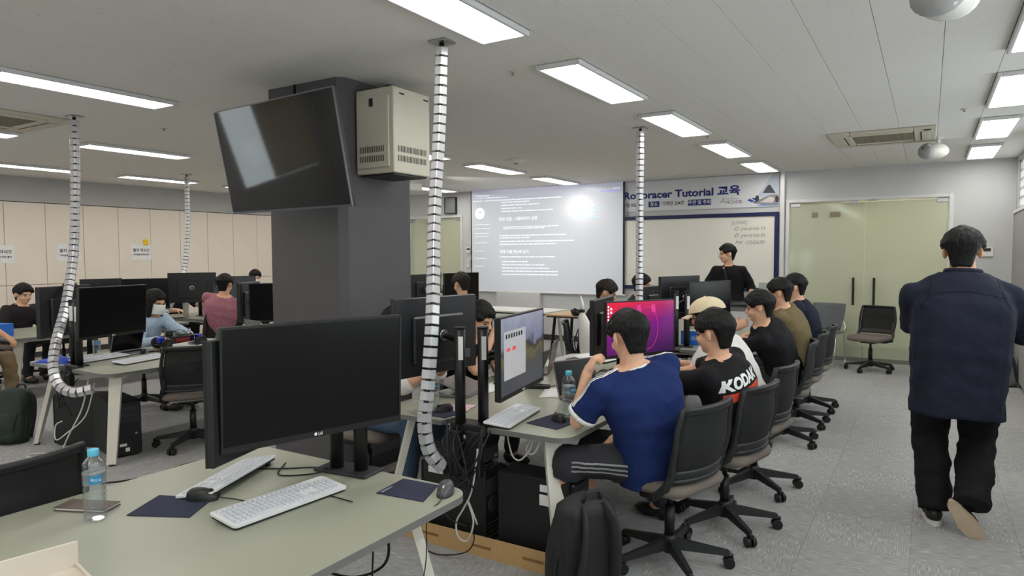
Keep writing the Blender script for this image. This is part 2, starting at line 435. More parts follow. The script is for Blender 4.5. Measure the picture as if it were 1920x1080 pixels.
# corridor behind the glass doors
m_corr = mat('corridor cream paint', (214,210,186), .8, var=.02)
struct('wall_corridor', MB().box(((XL+XR)/2, YF+1.9, 1.5), (XR-XL+1.6, .1, 3.0)), m_corr)
struct('ceiling_corridor', MB().box(((XL+XR)/2, YF+1.0, 2.7), (XR-XL+1.6, 1.7, .06)), m_wallw)
for x, lb in ((-.8, 'right'), (-8.5, 'left')):  # unseen emitters added so the corridor looks bright through the door glass
    t = thing('added_corridor_light', 'unseen round light added to brighten the corridor behind the %s glass door' % lb, 'light', (x, YF+1.0, 2.67))
    MB().lathe([(.20, 0), (.20, -.03), (.17, -.04)], 20).build('housing', m_frame, t)
    MB().lathe([(.165, -.042), (.165, -.05)], 20).build('diffuser', mat('added corridor glow', (255,250,235), .5, emit=(255,248,230), estr=26), t)
# glass doors
def frosted():
    m = bpy.data.materials.new('greenish door glass'); m.use_nodes = True; nt = m.node_tree; N = nt.nodes; L = nt.links
    b = N['Principled BSDF']; b.inputs['Base Color'].default_value = lin((224,226,206)); b.inputs['Roughness'].default_value = .06
    b.inputs['Specular IOR Level'].default_value = .6
    tr = N.new('ShaderNodeBsdfTransparent'); tr.inputs[0].default_value = lin((240,244,228))
    mx = N.new('ShaderNodeMixShader'); mx.inputs[0].default_value = .58
    L.new(tr.outputs[0], mx.inputs[1]); L.new(b.outputs[0], mx.inputs[2]); L.new(mx.outputs[0], N['Material Output'].inputs[0]); return m
m_dglass = frosted()
def glass_door(n, x0, x1, h, leaves, reader=False):
    fr = MB(); t = .05
    for x in (x0+t/2, x1-t/2): fr.box((x, YF+.05, h/2), (t, .14, h), bev=.004)
    fr.box(((x0+x1)/2, YF+.05, h-t/2), (x1-x0-2*t, .14, t), bev=.004)
    d = struct('door_%d' % n, fr, m_frame)
    w_ = (x1-x0-2*t-.006*(leaves+1))/leaves
    for k in range(leaves):
        xc = x0+t+.006+w_/2+k*(w_+.006)
        p = MB().box((xc, YF+.04, h/2-.01), (w_, .012, h-2*t-.03), bev=.002).build('pane', m_dglass, d)
        e = -1 if k == 0 else 1
        MB().box((xc+e*(w_/2-.07), YF+.04, h-t-.035), (.14, .03, .06), bev=.005).build('patch_fitting', m_steel, d)
        MB().box((xc+e*(w_/2-.09), YF+.04, .035), (.18, .03, .06), bev=.005).build('patch_fitting', m_steel, d)
        hx = xc-e*(w_/2-.13)
        hd = MB()
        hd.box((hx, YF-.015, 1.02), (.032, .02, .40), bev=.006)
        for z in (.88, 1.16): hd.cyl((hx, YF-.01, z), (hx, YF+.04, z), .011, 8)
        hd.build('handle', m_black, d)
    MB().box(((x0+x1)/2-.14, YF-.03, h-.075), (.11, .03, .05), bev=.004).build('lock_box', m_steel, d)
    MB().box(((x0+x1)/2+.10, YF-.025, h-.055), (.12, .02, .025), bev=.003).build('door_stop', m_steel, d)
    return d
dr = glass_door(1, D1a, D1b, D1h, 2); dl = glass_door(2, D2a, D2b, D2h, 2)
MB().box((-8.62, YF-.02, 1.33), (.13, .05, .23), bev=.01).build('card_reader', m_black, dl)
MB().box((-8.60, YF-.05, 1.40), (.10, .012, .09), bev=.004).build('reader_plate', m_white, dl)
# sheets of paper stuck on the door glass: two tan notices
for dx, dw in ((-1.46, .085), (-1.19, .14)):
    MB().box((dx, YF+.028, 2.14), (dw, .004, .075)).build('notice', m_beiged, dr)

# ------------------------------------------------------------------ pillar
px0, px1, py0, py1 = -4.20, -3.455, 3.42, 4.13
pl = MB().prism([(px0, py0), (px1-.05, py0), (px1, py0+.05), (px1, py1), (px0, py1)], 0, ZC).build('pillar', m_pillar); tag(pl, kind='structure')
pb = MB().prism([(px0-.012, py0-.012), (px1-.045, py0-.012), (px1+.012, py0+.045), (px1+.012, py1+.012), (px0-.012, py1+.012)], 0, .10).build('baseboard_pillar', m_base); tag(pb, kind='structure')

# ------------------------------------------------------------------ cream cabinets along the left wall
dU = MB().box((0, 0, 0), (.022, .558, 1.265), bev=.002).mesh('door', m_locker)
dL = MB().box((0, 0, 0), (.022, .558, 1.045), bev=.002).mesh('door', m_locker)
cb_ = MB().box((0, 0, 1.21), (.13, .562, 2.40)).mesh('carcass', m_locker)
pl_ = MB().box((0, 0, .04), (.10, .562, .08)).mesh('plinth', m_base)
for k in range(-2, 12):
    y = 4.78+.565*(k+.5)-.565
    if y > 10.9: continue
    note_ = {0: 'cream floor-to-bulkhead storage cabinet at the left frame edge, notice on its door', 1: None, 2: 'cream storage cabinet behind the left cable column, notice on its upper door', 4: 'cream storage cabinet with a yellow sticky note above its notice'}.get(k)
    t = thing('storage_cabinet', note_ or 'plain tall cream storage cabinet, %s from the near end of the left wall' % ORD[k+2], 'cabinet', (XL, y, 0), 0, 'cream storage cabinets along the left wall')
    link('carcass', cb_, t, (-.01, 0, .0)); link('plinth', pl_, t, (.02, 0, 0))
    link('door', dU, t, (.068, 0, 1.775)); link('door', dL, t, (.068, 0, .610))
def notice(y, z, lab):
    t = thing('paper_notice', lab, 'notice', (XL+.0825, y, z))
    MB().box((0, 0, 0), (.002, .36, .27)).build('sheet', m_paper, t)
    r = (math.pi/2, 0, math.pi/2)
    lettering('열지 마시오', .062, m_ink, t, (.002, 0, .012), r, .0012, 'CENTER')
    lettering('내부물품보관중 불가', .034, m_ink, t, (.002, 0, -.055), r, .0006, 'CENTER')
notice(4.72, 1.615, 'white printed notice cut by the left edge of the photo')
notice(5.68, 1.635, 'white printed notice half hidden behind the left cable column')
notice(6.86, 1.645, 'white printed notice below the yellow sticky note')
t = thing('sticky_note', 'small yellow sticky note on a cream cabinet above a notice', 'note', (XL+.083, 6.94, 1.82))
MB().grid(lambda u, v: (.001+.012*(1-v)**2, -.045+.09*u, -.05+.10*v), 4, 6, .0012).build('sheet', mat('yellow note paper', (245,205,30), .8), t)

# ------------------------------------------------------------------ front wall: screen, banner, whiteboard
RF = (math.pi/2, 0, 0)      # lettering that faces the room (towards -y)
sc = thing('projection_screen', 'large pulled-down projection screen with a pale slide, on the front wall', 'screen', (-6.03, 10.93, 0))
SW, SZ0, SZ1 = 3.13, .885, 2.80
def screen_mat():
    m = bpy.data.materials.new('projected slide'); m.use_nodes = True; nt = m.node_tree; N = nt.nodes; L = nt.links; b = N['Principled BSDF']
    b.inputs['Base Color'].default_value = lin((205,208,212)); b.inputs['Roughness'].default_value = .6
    b.inputs['Coat Weight'].default_value = .8; b.inputs['Coat Roughness'].default_value = .17
    tc = N.new('ShaderNodeTexCoord'); sp = N.new('ShaderNodeSeparateXYZ'); L.new(tc.outputs['Object'], sp.inputs[0])
    rp = N.new('ShaderNodeValToRGB'); mr = N.new('ShaderNodeMapRange'); mr.inputs[1].default_value = SZ0; mr.inputs[2].default_value = SZ1
    L.new(sp.outputs[2], mr.inputs[0]); L.new(mr.outputs[0], rp.inputs[0]); rp.color_ramp.interpolation = 'CONSTANT'
    e = rp.color_ramp.elements; e[0].position = 0; e[0].color = lin((176,182,192)); e[1].position = .905; e[1].color = lin((160,160,190))
    k = rp.color_ramp.elements.new(.955); k.color = lin((150,148,184))
    L.new(rp.outputs[0], b.inputs['Emission Color']); b.inputs['Emission Strength'].default_value = .30; return m
MB().box((0, 0, (SZ0+SZ1)/2), (SW, .004, SZ1-SZ0)).build('fabric', screen_mat(), sc)
for x in (-SW/2-.012, SW/2+.018): MB().box((x, .001, (SZ0+SZ1)/2), (.024 if x < 0 else .036, .006, SZ1-SZ0)).build('border', m_black, sc)
MB().box((0, 0, SZ0-.012), (SW+.10, .03, .026), bev=.006).build('bottom_bar', m_white, sc)
m_slide = mat('projected lettering', (240,244,255), .7, emit=(235,242,255), estr=.42)
m_slideb = mat('projected link text', (200,225,255), .7, emit=(150,200,255), estr=.36)
m_slidep = mat('projected purple button', (190,180,255), .7, emit=(170,150,255), estr=.4)
def srow(z, x0, x1, h=.018, m=None, name='text_line'):
    mb = MB(); x = x0
    while x < x1:
        wd = random.uniform(.03, .13); wd = min(wd, x1-x)
        mb.box((x+wd/2-SW/2, -.0032, z), (wd, .002, h)); x += wd+random.uniform(.008, .02)
    tag(mb.build(name, m or m_slide, sc), kind='stuff')
srow(2.70, .10, .42); srow(2.655, .10, .82, .012); srow(2.60, .05, .25); srow(2.60, .30, 1.95, .018)
for z, a, b_ in ((2.555, .68, 1.30), (2.50, .68, 1.50), (2.44, .68, 1.12), (2.385, .68, 1.78)): srow(z, a, b_)
lettering('환경 진입 - 시뮬레이터 실행', .072, m_slide, sc, (.63-SW/2, -.0035, 2.215), RF, .001)
srow(2.09, .72, 1.9, .014); srow(2.06, .72, 1.6, .014)
srow(1.93, .64, 2.05); srow(1.885, .64, 1.3); srow(1.82, .64, 2.2); srow(1.765, .64, 1.85)
lettering('전체 드롭 한눈에 보기', .070, m_slide, sc, (.64-SW/2, -.0035, 1.60), RF, .001)
srow(1.53, .64, 1.82)
for z, b_ in ((1.44, 1.25), (1.38, 1.62), (1.32, 1.70), (1.26, 1.88), (1.20, 1.88)): srow(z, .69, b_)
for z in (2.15, 2.07, 1.98, 1.92, 1.80, 1.64, 1.50, 1.35): srow(z, .07, .07+random.uniform(.15, .4), .010)
srow(2.66, 2.72, 3.05, .022, m_slidep); srow(2.70, 2.95, 3.08, .014)
for z in (2.38, 2.33, 2.22): srow(z, 2.2+.1*random.random(), 2.72, .016, m_slideb)
lg = MB().lathe([(.11, 0), (.11, .002)], 28).build('logo_disc', m_slide, sc, loc=(.19-SW/2, -.0025, 2.365), rot=RF)
lettering('스터디', .045, mat('slide grey ink', (120,140,150), .7), sc, (.19-SW/2, -.006, 2.37), RF, 0, 'CENTER')

bn = thing('event_banner', 'white printed banner reading Roboracer Tutorial above the whiteboard', 'banner', (0, 10.985, 0))
MB().box((-3.30, 0, 2.54), (2.68, .004, .50)).build('cloth', mat('banner vinyl', (226,228,232), .55, var=.01), bn)
o = lettering('Roboracer Tutorial 교육', .165, m_navyink, bn, (-4.475, -.003, 2.505), RF, .0055)
vx = [v.co.x for v in o.data.vertices]; o.scale.x = 1.93/(max(vx)-min(vx))
lettering('7월 8일', .075, m_ink, bn, (-4.46, -.003, 2.375), RF, .0006, sx=.95)
def badge(x0, x1, txt):
    MB().box(((x0+x1)/2, -.003, 2.40), (x1-x0, .002, .095), bev=.0008).build('badge', m_navyink, bn)
    lettering(txt, .072, m_paper, bn, ((x0+x1)/2, -.005, 2.377), RF, .0008, 'CENTER')
badge(-4.03, -3.84, '장소'); badge(-3.36, -2.985, '주관 및 주최')
lettering('기계관 204호', .08, m_ink, bn, (-3.80, -.003, 2.376), RF, .0006, sx=.88)
m_grey = mat('grey print', (120,124,132), .6)
lettering('A', .13, m_grey, bn, (-2.86, -.003, 2.365), RF, -.002, shear=.3); lettering('NCHOR', .07, m_grey, bn, (-2.76, -.003, 2.36), RF, .001)
lettering('AUTONOMOUS', .028, m_grey, bn, (-2.755, -.003, 2.425), RF, 0)
lp = MB(); lp.prism([(-.09, 0), (-.02, -.035), (.02, -.015), (-.05, .02)], 0, .002, Matrix.Translation((-2.34, -.004, 2.40)) @ Matrix.Rotation(math.pi/2, 4, 'X'))
lp.prism([(.09, 0), (.02, .035), (-.03, .028), (.04, -.012), (-.01, -.04), (.03, -.045)], 0, .002, Matrix.Translation((-2.34, -.004, 2.40)) @ Matrix.Rotation(math.pi/2, 4, 'X'))
lp.build('logo_mark', mat('blue print', (30,80,160), .6), bn)
lettering('HMCL', .065, m_grey, bn, (-2.21, -.003, 2.38), RF, -.0015, sx=.95)
# printed racing car at the right end of the banner (flat print shapes)
RB = Matrix.Rotation(math.pi/2, 4, 'X')
def printp(name, pts, rgb, off=.004): MB().prism(pts, 0, .001, Matrix.Translation((0, -off, 0)) @ RB).build(name, mat('print %d %d %d' % rgb, rgb, .6), bn)
printp('print_sky', [(-2.28,2.46), (-1.965,2.32), (-1.965,2.785), (-2.05,2.785)], (196,206,218), .003)
printp('print_ground', [(-2.30,2.31), (-1.965,2.30), (-1.965,2.43), (-2.10,2.36)], (120,150,190), .0045)
printp('print_car_body', [(-2.33,2.345), (-2.02,2.315), (-1.97,2.36), (-1.98,2.47), (-2.08,2.47), (-2.16,2.44), (-2.29,2.385)], (150,142,146), .005)
printp('print_car_wing', [(-2.20,2.50), (-2.01,2.49), (-2.09,2.62), (-2.12,2.62)], (70,70,80), .0055)
printp('print_car_nose', [(-2.24,2.36), (-2.06,2.345), (-2.00,2.41), (-2.09,2.44)], (212,208,210), .006)
for x, z, r_ in ((-2.28, 2.42, .05), (-1.99, 2.40, .05)):
    printp('print_wheel', [(x+r_*.6*math.cos(a*.52), z+r_*math.sin(a*.52)) for a in range(12)], (62,58,64), .0065)

wbd = thing('whiteboard', 'wide whiteboard in a navy frame with handwritten notes behind the presenter', 'whiteboard', (0, 10.965, 0))
wx0, wx1, wzb, wzt = -4.62, -1.955, .985, 2.205
MB().box(((wx0+wx1)/2, .01, (wzb+wzt)/2), (wx1-wx0-.06, .02, wzt-wzb-.06)).build('panel', mat('whiteboard enamel', (242,239,228), .22, var=.015, vscale=2, coat=.3), wbd)
wf_ = MB()
for z in (wzb+.03, wzt-.03): wf_.box(((wx0+wx1)/2, 0, z), (wx1-wx0, .045, .06), bev=.004)
for x in (wx0+.03, wx1-.03): wf_.box((x, 0, (wzb+wzt)/2), (.06, .045, wzt-wzb-.12), bev=.004)
wf_.build('frame', mat('navy frame', (26,32,82), .4), wbd)
m_marker = mat('grey marker ink', (112,112,112), .7)
for txt, x, z in (('[LiDAR]', -2.66, 2.03), ('ID  pw-ol-lab-14', -2.62, 1.935), ('ID  pw-ol-lab-56', -2.62, 1.83), ('PW  12345678*', -2.60, 1.715)):
    lettering(txt, .085, m_marker, wbd, (x, -.002, z), RF, -.0012, shear=.25, sx=.82)

# small things on the front wall
th = thing('thermostat', 'small white thermostat with grey display on the right front wall', 'thermostat', (.66, 11.0, 1.58))
MB().box((0, -.012, 0), (.13, .024, .12), bev=.004).build('case', m_white, th); MB().box((-.01, -.026, .03), (.09, .004, .04)).build('display', m_dark, th)
t = thing('wall_speaker', 'flat grey wall speaker above the left glass door', 'speaker', (-8.13, 11.0, 2.55))
MB().box((0, -.03, 0), (.25, .06, .30), bev=.008).build('grille', mat('grey speaker cloth', (140,143,146), .8, bump=.2, bscale=400), t)
fe = MB(); 
for x, z, sx, sz in ((0, .155, .27, .012), (0, -.155, .27, .012), (.132, 0, .012, .30), (-.132, 0, .012, .30)): fe.box((x, -.03, z), (sx, .064, sz))
fe.build('edge', m_dark, t)
for z, sz, lb in ((1.66, .12, 'upper white wall control panel beside the projection screen'), (1.40, .16, 'lower white wall switch plate beside the projection screen')):
    t = thing('wall_switch', lb, 'switch', (-7.72, 11.0, z)); MB().box((0, -.012, 0), (.09, .024, sz), bev=.004).build('plate', m_white, t)
    MB().box((0, -.026, sz*.18), (.06, .004, sz*.3)).build('button', m_dark if sz < .13 else m_frame, t)

# ------------------------------------------------------------------ projector
pj = thing('projector', 'white ceiling projector partly hidden behind the charcoal pillar', 'projector', (-6.70, 7.98, ZC), rad(-12))
MB().box((0, 0, -.21), (.34, .28, .12), bev=.02).build('body', m_white, pj)
MB().cyl((0, 0, -.15), (0, 0, 0), .022, 12).build('drop_pole', m_white, pj); MB().cyl((0, 0, -.012), (0, 0, 0), .06, 16).build('ceiling_plate', m_white, pj)
MB().cyl((.06, .135, -.21), (.06, .155, -.21), .035, 16).build('lens', m_blackg, pj)
sl = bpy.data.lights.new('projector_lamp', 'SPOT'); sl.energy = 50; sl.shadow_soft_size = .05; sl.spot_size = rad(62); sl.spot_blend = .6
so = bpy.data.objects.new('projector_lamp', sl); COL.objects.link(so); so.parent = pj; so.location = (.06, .17, -.21)
so.rotation_euler = (rad(90-10), 0, 0)

# ------------------------------------------------------------------ ceiling things
def air_con(x, y, lab, rz=0):
    t = thing('ceiling_air_conditioner', lab, 'air conditioner', (x, y, ZC), rz)
    fr = MB(); a, h = .48, .24
    for s_ in (-1, 1):
        fr.box((s_*(a-.10), 0, -.014), (.20, 2*a, .028), bev=.01); fr.box((0, s_*(a-.10), -.014), (2*a-.40, .20, .028), bev=.01)
    fr.build('panel', m_beige, t)
    g = MB()
    for k in range(22): g.box((0, -.27+k*.0257, -.014), (.54, .012, .012))
    for k in range(9): g.box((-.27+k*.0675, 0, -.017), (.008, .55, .008))
    tag(g.build('grille', m_beiged, t), kind='stuff')
    MB().box((0, 0, -.003), (.56, .56, .006)).build('filter', mat('dark filter', (70,64,54), .9), t)
    for k in range(4):
        R_ = Matrix.Rotation(k*math.pi/2, 3, 'Z')
        MB().box(R_@V((0, .385, -.030)), (.56, .07, .010) if k % 2 == 0 else (.07, .56, .010), bev=.004).build('louver', m_beige, t)
        MB().box(R_@V((0, .345, -.0285)), (.58, .012, .004) if k % 2 == 0 else (.012, .58, .004)).build('outlet_slot', mat('outlet shadow gap', (50,42,34), .9), t)
    MB().box((.40, -.40, -.031), (.06, .05, .008), bev=.002).build('sensor', m_dark, t)
air_con(-.44, 8.23, 'beige ceiling air conditioner near the right glass door'); air_con(-7.05, 2.76, 'beige ceiling air conditioner at the left edge above the desks')
def pod_speaker(x, y, lab, rz):
    t = thing('ceiling_speaker', lab, 'speaker', (x, y, ZC), rz)
    def body(u, v):
        a = -math.pi*.5+math.pi*u; r = .105+.02*math.sin(v*math.pi)
        return (r*math.cos(a)*1.15, -.11+.22*v, -.14+r*math.sin(a)*.95)
    mb = MB(); mb.ell((0, .0, -.145), (.115, .135, .085), 20, 12); mb.box((0, -.10, -.14), (.19, .05, .14), bev=.03); mb.build('shell', m_white, t)
    MB().ell((0, -.085, -.145), (.112, .075, .085), 20, 10).build('grille', mat('pale grey speaker grille', (176,176,176), .7, bump=.3, bscale=500), t)
    MB().cyl((0, .03, -.07), (0, .03, 0), .022, 10).build('stem', m_white, t); MB().box((0, .03, -.008), (.10, .07, .016), bev=.006).build('mount_plate', m_white, t)
    MB().cyl((.05, -.155, -.12), (.05, -.165, -.12), .010, 8).build('badge', m_dark, t)
pod_speaker(.03, 8.62, 'white pod speaker under the ceiling near the right glass door', rad(-60)); pod_speaker(.045, 3.50, 'white pod speaker cut by the top edge of the photo', rad(-25))
t = thing('wireless_access_point', 'white round device on the ceiling in front of the projection screen', 'access point', (-4.6, 7.63, ZC))
MB().lathe([(.001, -.05), (.07, -.046), (.11, -.02), (.12, 0)], 24).build('dome', m_white, t); MB().lathe([(.03, -.056), (.035, -.05)], 12).build('ring', m_beiged, t)
for x, y, lb in ((-2.41, 3.96, 'sprinkler head in the ceiling right of the near cable column'), (.23, 7.05, 'sprinkler head beside the right-hand row of lights'), (-2.0, 7.2, 'sprinkler head below the third light over the right desks'), (-5.0, 6.1, 'sprinkler head behind the pillar near the access point'), (-9.9, 7.2, 'sprinkler head near the far left cable column'), (-6.3, 3.9, 'sprinkler head right of the left cable column')):
    t = thing('sprinkler_head', lb, 'sprinkler', (x, y, ZC), 0, 'ceiling sprinkler heads')
    MB().lathe([(.028, 0), (.026, -.004), (.012, -.006)], 16).build('flange', m_beige, t)
    mb = MB(); mb.cyl((0, 0, -.004), (0, 0, -.020), .006, 8); mb.lathe([(.001, -.024), (.013, -.022), (.013, -.020)], 12); mb.build('deflector', mat('dull brass', (168,154,124), .5, metal=.6), t)

# ------------------------------------------------------------------ television and rack cabinet on the pillar
tv = thing('television', 'large wall television hanging tilted off the charcoal pillar, screen off', 'television', (-3.572, 2.974, 2.214), rad(-4.3))
Rt = Matrix.Rotation(rad(10.9), 3, 'X')      # leans forward at the top
q = lambda mb, c, d, bev=0: mb.box(Rt@V(c), d, Rt, bev)
TW, TH = 1.24, .70
q(MB(), (0, .022, 0), (TW, .03, TH), .006).build('back_shell', m_black, tv)
q(MB(), (0, .055, -.06), (.9, .05, .42), .015).build('rear_housing', m_black, tv)
bz = MB()
for x in (-TW/2+.004, TW/2-.004): q(bz, (x, .004, 0), (.008, .012, TH))
q(bz, (0, .004, TH/2-.004), (TW-.016, .012, .008)); q(bz, (0, .004, -TH/2+.007), (TW-.016, .014, .014))
bz.build('bezel', mat('gunmetal bezel', (96,96,100), .3, metal=.8), tv)
q(MB(), (0, .003, .003), (TW-.016, .008, TH-.022)).build('screen', mat('television glass', (5,5,7), .04, var=0, spec=.9), tv)
ar = MB(); ar.box((-.26, .20, .02), (.08, .26, .06), bev=.01); ar.box((-.20, .085, .02), (.45, .03, .36), bev=.008); ar.box((-.28, .37, .02), (.35, .03, .45), bev=.008); ar.box((-.27, .33, .02), (.06, .12, .05), bev=.01)
ar.build('wall_arm', m_black, tv)
mb = MB(); mb.tube([(-.33, .385, .575), (-.33, .38, .45), (-.32, .25, .36), (-.28, .12, .25)], .010, 8); mb.build('power_cable', m_cable, tv)

rk = thing('rack_cabinet', 'beige steel rack cabinet fixed high on the right side of the pillar', 'cabinet', (-3.275, 3.745, 2.14))
BX, BY, BZ = .345, .39, .58
m_rack = mat('beige steel sheet', (208,203,186), .38, var=.015)
MB().box((0, 0, BZ/2), (BX, BY, BZ), bev=.006).build('body', m_rack, rk)
MB().box((-.012, -BY/2-.006, BZ/2-.01), (BX-.05, .012, BZ-.10), bev=.004).build('door', m_rack, rk)
MB().box((-.02, -BY/2-.014, BZ-.095), (.035, .006, .055), bev=.002).build('lock', m_black, rk)
sv = MB()
for k in range(14):
    for z in (.10, .165): sv.box((-.125+k*.0165, -BY/2-.0125, z), (.006, .002, .042))
tag(sv.build('vent_slots', m_ink, rk), kind='stuff')
sv = MB()
for k in range(20):
    for z in (.10, .165): sv.box((BX/2+.0005, -.15+k*.0155, z), (.002, .006, .042))
for y in (-.11, .15): sv.box((BX/2+.0005, y, BZ-.04), (.002, .05, .010))
tag(sv.build('vent_slots', m_ink, rk), kind='stuff')
MB().box((0, 0, -.006), (BX-.04, BY-.04, .014)).build('underside_plate', m_dark, rk)
mb = MB(); mb.tube([(-.09, .05, BZ-.01), (-.09, .05, .68)], .02, 10); mb.tube([(-.05, .03, BZ-.01), (-.05, .05, .68)], .022, 10); mb.build('conduit', m_steel, rk)
MB().box((-.10, .0, BZ+.015), (.10, .10, .03), bev=.006).build('gland_plate', m_dark, rk)

# ------------------------------------------------------------------ desks
DZ = .70
m_top = mat('sage grey laminate', (160,162,145), .33, var=.02, vscale=2)
m_edge = mat('grey edge band', (112,112,110), .5)
m_legw = mat('ivory leg paint', (226,223,210), .4, var=.02)
def rrect(x0, x1, y0, y1, r, notch=0, nw=.26, n=6):
    P = []
    for cx, cy, a0 in ((x1-r, y0+r, -90), (x1-r, y1-r, 0), (x0+r, y1-r, 90), (x0+r, y0+r, 180)):
        for k in range(n+1): a = rad(a0+90*k/n); P.append((cx+r*math.cos(a), cy+r*math.sin(a)))
    if notch:
        xm = (x0+x1)/2; P += [(xm-nw/2, y0), (xm-nw/2+.02, y0+notch), (xm+nw/2-.02, y0+notch), (xm+nw/2, y0)]
    return P
def slab(mb, P, z0, z1, top=0, side=1):
    n = len(P); vs = [(x, y, z0) for x, y in P]+[(x, y, z1) for x, y in P]
    mb.cur = side; mb.add(vs, [tuple(range(n))[::-1]]+[(i, (i+1) % n, n+(i+1) % n, n+i) for i in range(n)])
    mb.cur = top; mb.add([(x, y, z1) for x, y in P], [tuple(range(n))]); mb.cur = 0
def desk(label, x0, x1, y0, y1, notch=.0, group='bench desks'):
    xm, ym = (x0+x1)/2, (y0+y1)/2; w_, l_ = x1-x0, y1-y0
    t = thing('bench_desk', label, 'desk', (xm, ym, 0), 0, group)
    mb = MB(); slab(mb, rrect(-w_/2, w_/2, -l_/2, l_/2, .09, notch), DZ-.026, DZ); mb.build('tabletop', [m_top, m_edge], t)
    for sx in (-1, 1):
        for sy in (-1, 1):
            a = V((sx*(w_/2-.17), sy*(l_/2-.16), DZ-.027)); b = V((sx*(w_/2-.05), sy*(l_/2-.04), .012))
            lg = MB(); d = (b-a); yax = V((sx, sy, 0)).normalized(); xax = V((-sy, sx, 0)).normalized()
            vs = []
            for p, hw, hd in ((a, .045, .018), (b, .032, .016)):
                for u, v_ in ((-1,-1),(1,-1),(1,1),(-1,1)): vs.append(p+xax*hw*u+yax*hd*v_)
            lg.add(vs, [(3,2,1,0),(4,5,6,7),(0,1,5,4),(1,2,6,5),(2,3,7,6),(3,0,4,7)]); leg = lg.build('leg', m_legw, t)
            MB().cyl((b.x, b.y, 0), (b.x, b.y, .014), .022, 10).build('foot_glide', m_dark, leg)
            MB().box(a-V((0, 0, .016)), (.12, .12, .03), bev=.004).build('leg_bracket', m_legw, t)
    for sy in (-1, 1): MB().box((0, sy*(l_/2-.20), DZ-.05), (w_-.30, .05, .045)).build('cross_beam', m_legw, t)
    for sx in (-1, 1): MB().box((sx*(w_/2-.24), 0, DZ-.05), (.04, l_-.45, .045)).build('side_rail', m_legw, t)
    MB().box((0, 0, DZ-.12), (.22, l_-.6, .012)).build('cable_tray', m_dark, t)
    return t
desk('large sage-topped desk in the near left foreground', -2.66, -1.43, -.45, 2.05)
desk('sage bench desk beyond the nearest one, with the red-screened monitor', -2.68, -1.44, 2.85, 5.42, .11)
desk('bench desk furthest up the right-hand row, below the presenter', -2.68, -1.44, 6.1, 8.45, .11)
desk('bench desk at left with the toy race car and white keyboards', -6.42, -5.17, 2.70, 5.25, .11)
desk('bench desk behind the charcoal pillar', -6.42, -5.17, 6.0, 8.4, .11)
desk('bench desk at far left with the blue box and open laptop', -9.50, -8.30, 3.35, 5.45, .11)
desk('bench desk near the cabinets where the man in pink sits', -9.70, -8.40, 5.75, 8.1, .11)

# ------------------------------------------------------------------ task chairs
m_seat = mat('taupe seat fabric', (112,102,95), .85, var=.08, bump=.15, bscale=500)
m_cback = mat('charcoal chair frame', (31,32,35), .48, var=.08)
def mesh_fabric():
    m = bpy.data.materials.new('black mesh fabric'); m.use_nodes = True; N = m.node_tree.nodes; L = m.node_tree.links
    b = N['Principled BSDF']; b.inputs['Base Color'].default_value = lin((20,20,22)); b.inputs['Roughness'].default_value = .7
    tr = N.new('ShaderNodeBsdfTransparent'); mx = N.new('ShaderNodeMixShader'); mx.inputs[0].default_value = .90
    L.new(tr.outputs[0], mx.inputs[1]); L.new(b.outputs[0], mx.inputs[2]); L.new(mx.outputs[0], N['Material Output'].inputs[0]); return m
m_mesh = mesh_fabric()
def back_pt(u, v, off=0):
    """u -1..1 across, v 0..1 up; local chair frame, forward +y"""
    w_ = .215+.02*math.sin(v*math.pi)-.01*v
    y = -.205-.05*math.sin(v*2.2)+.02*v - .055*max(0, v-.72)**1.2*2.2 + .065*u*u*(1-.35*v)
    return V((u*w_, y+off, .50+.35*v))
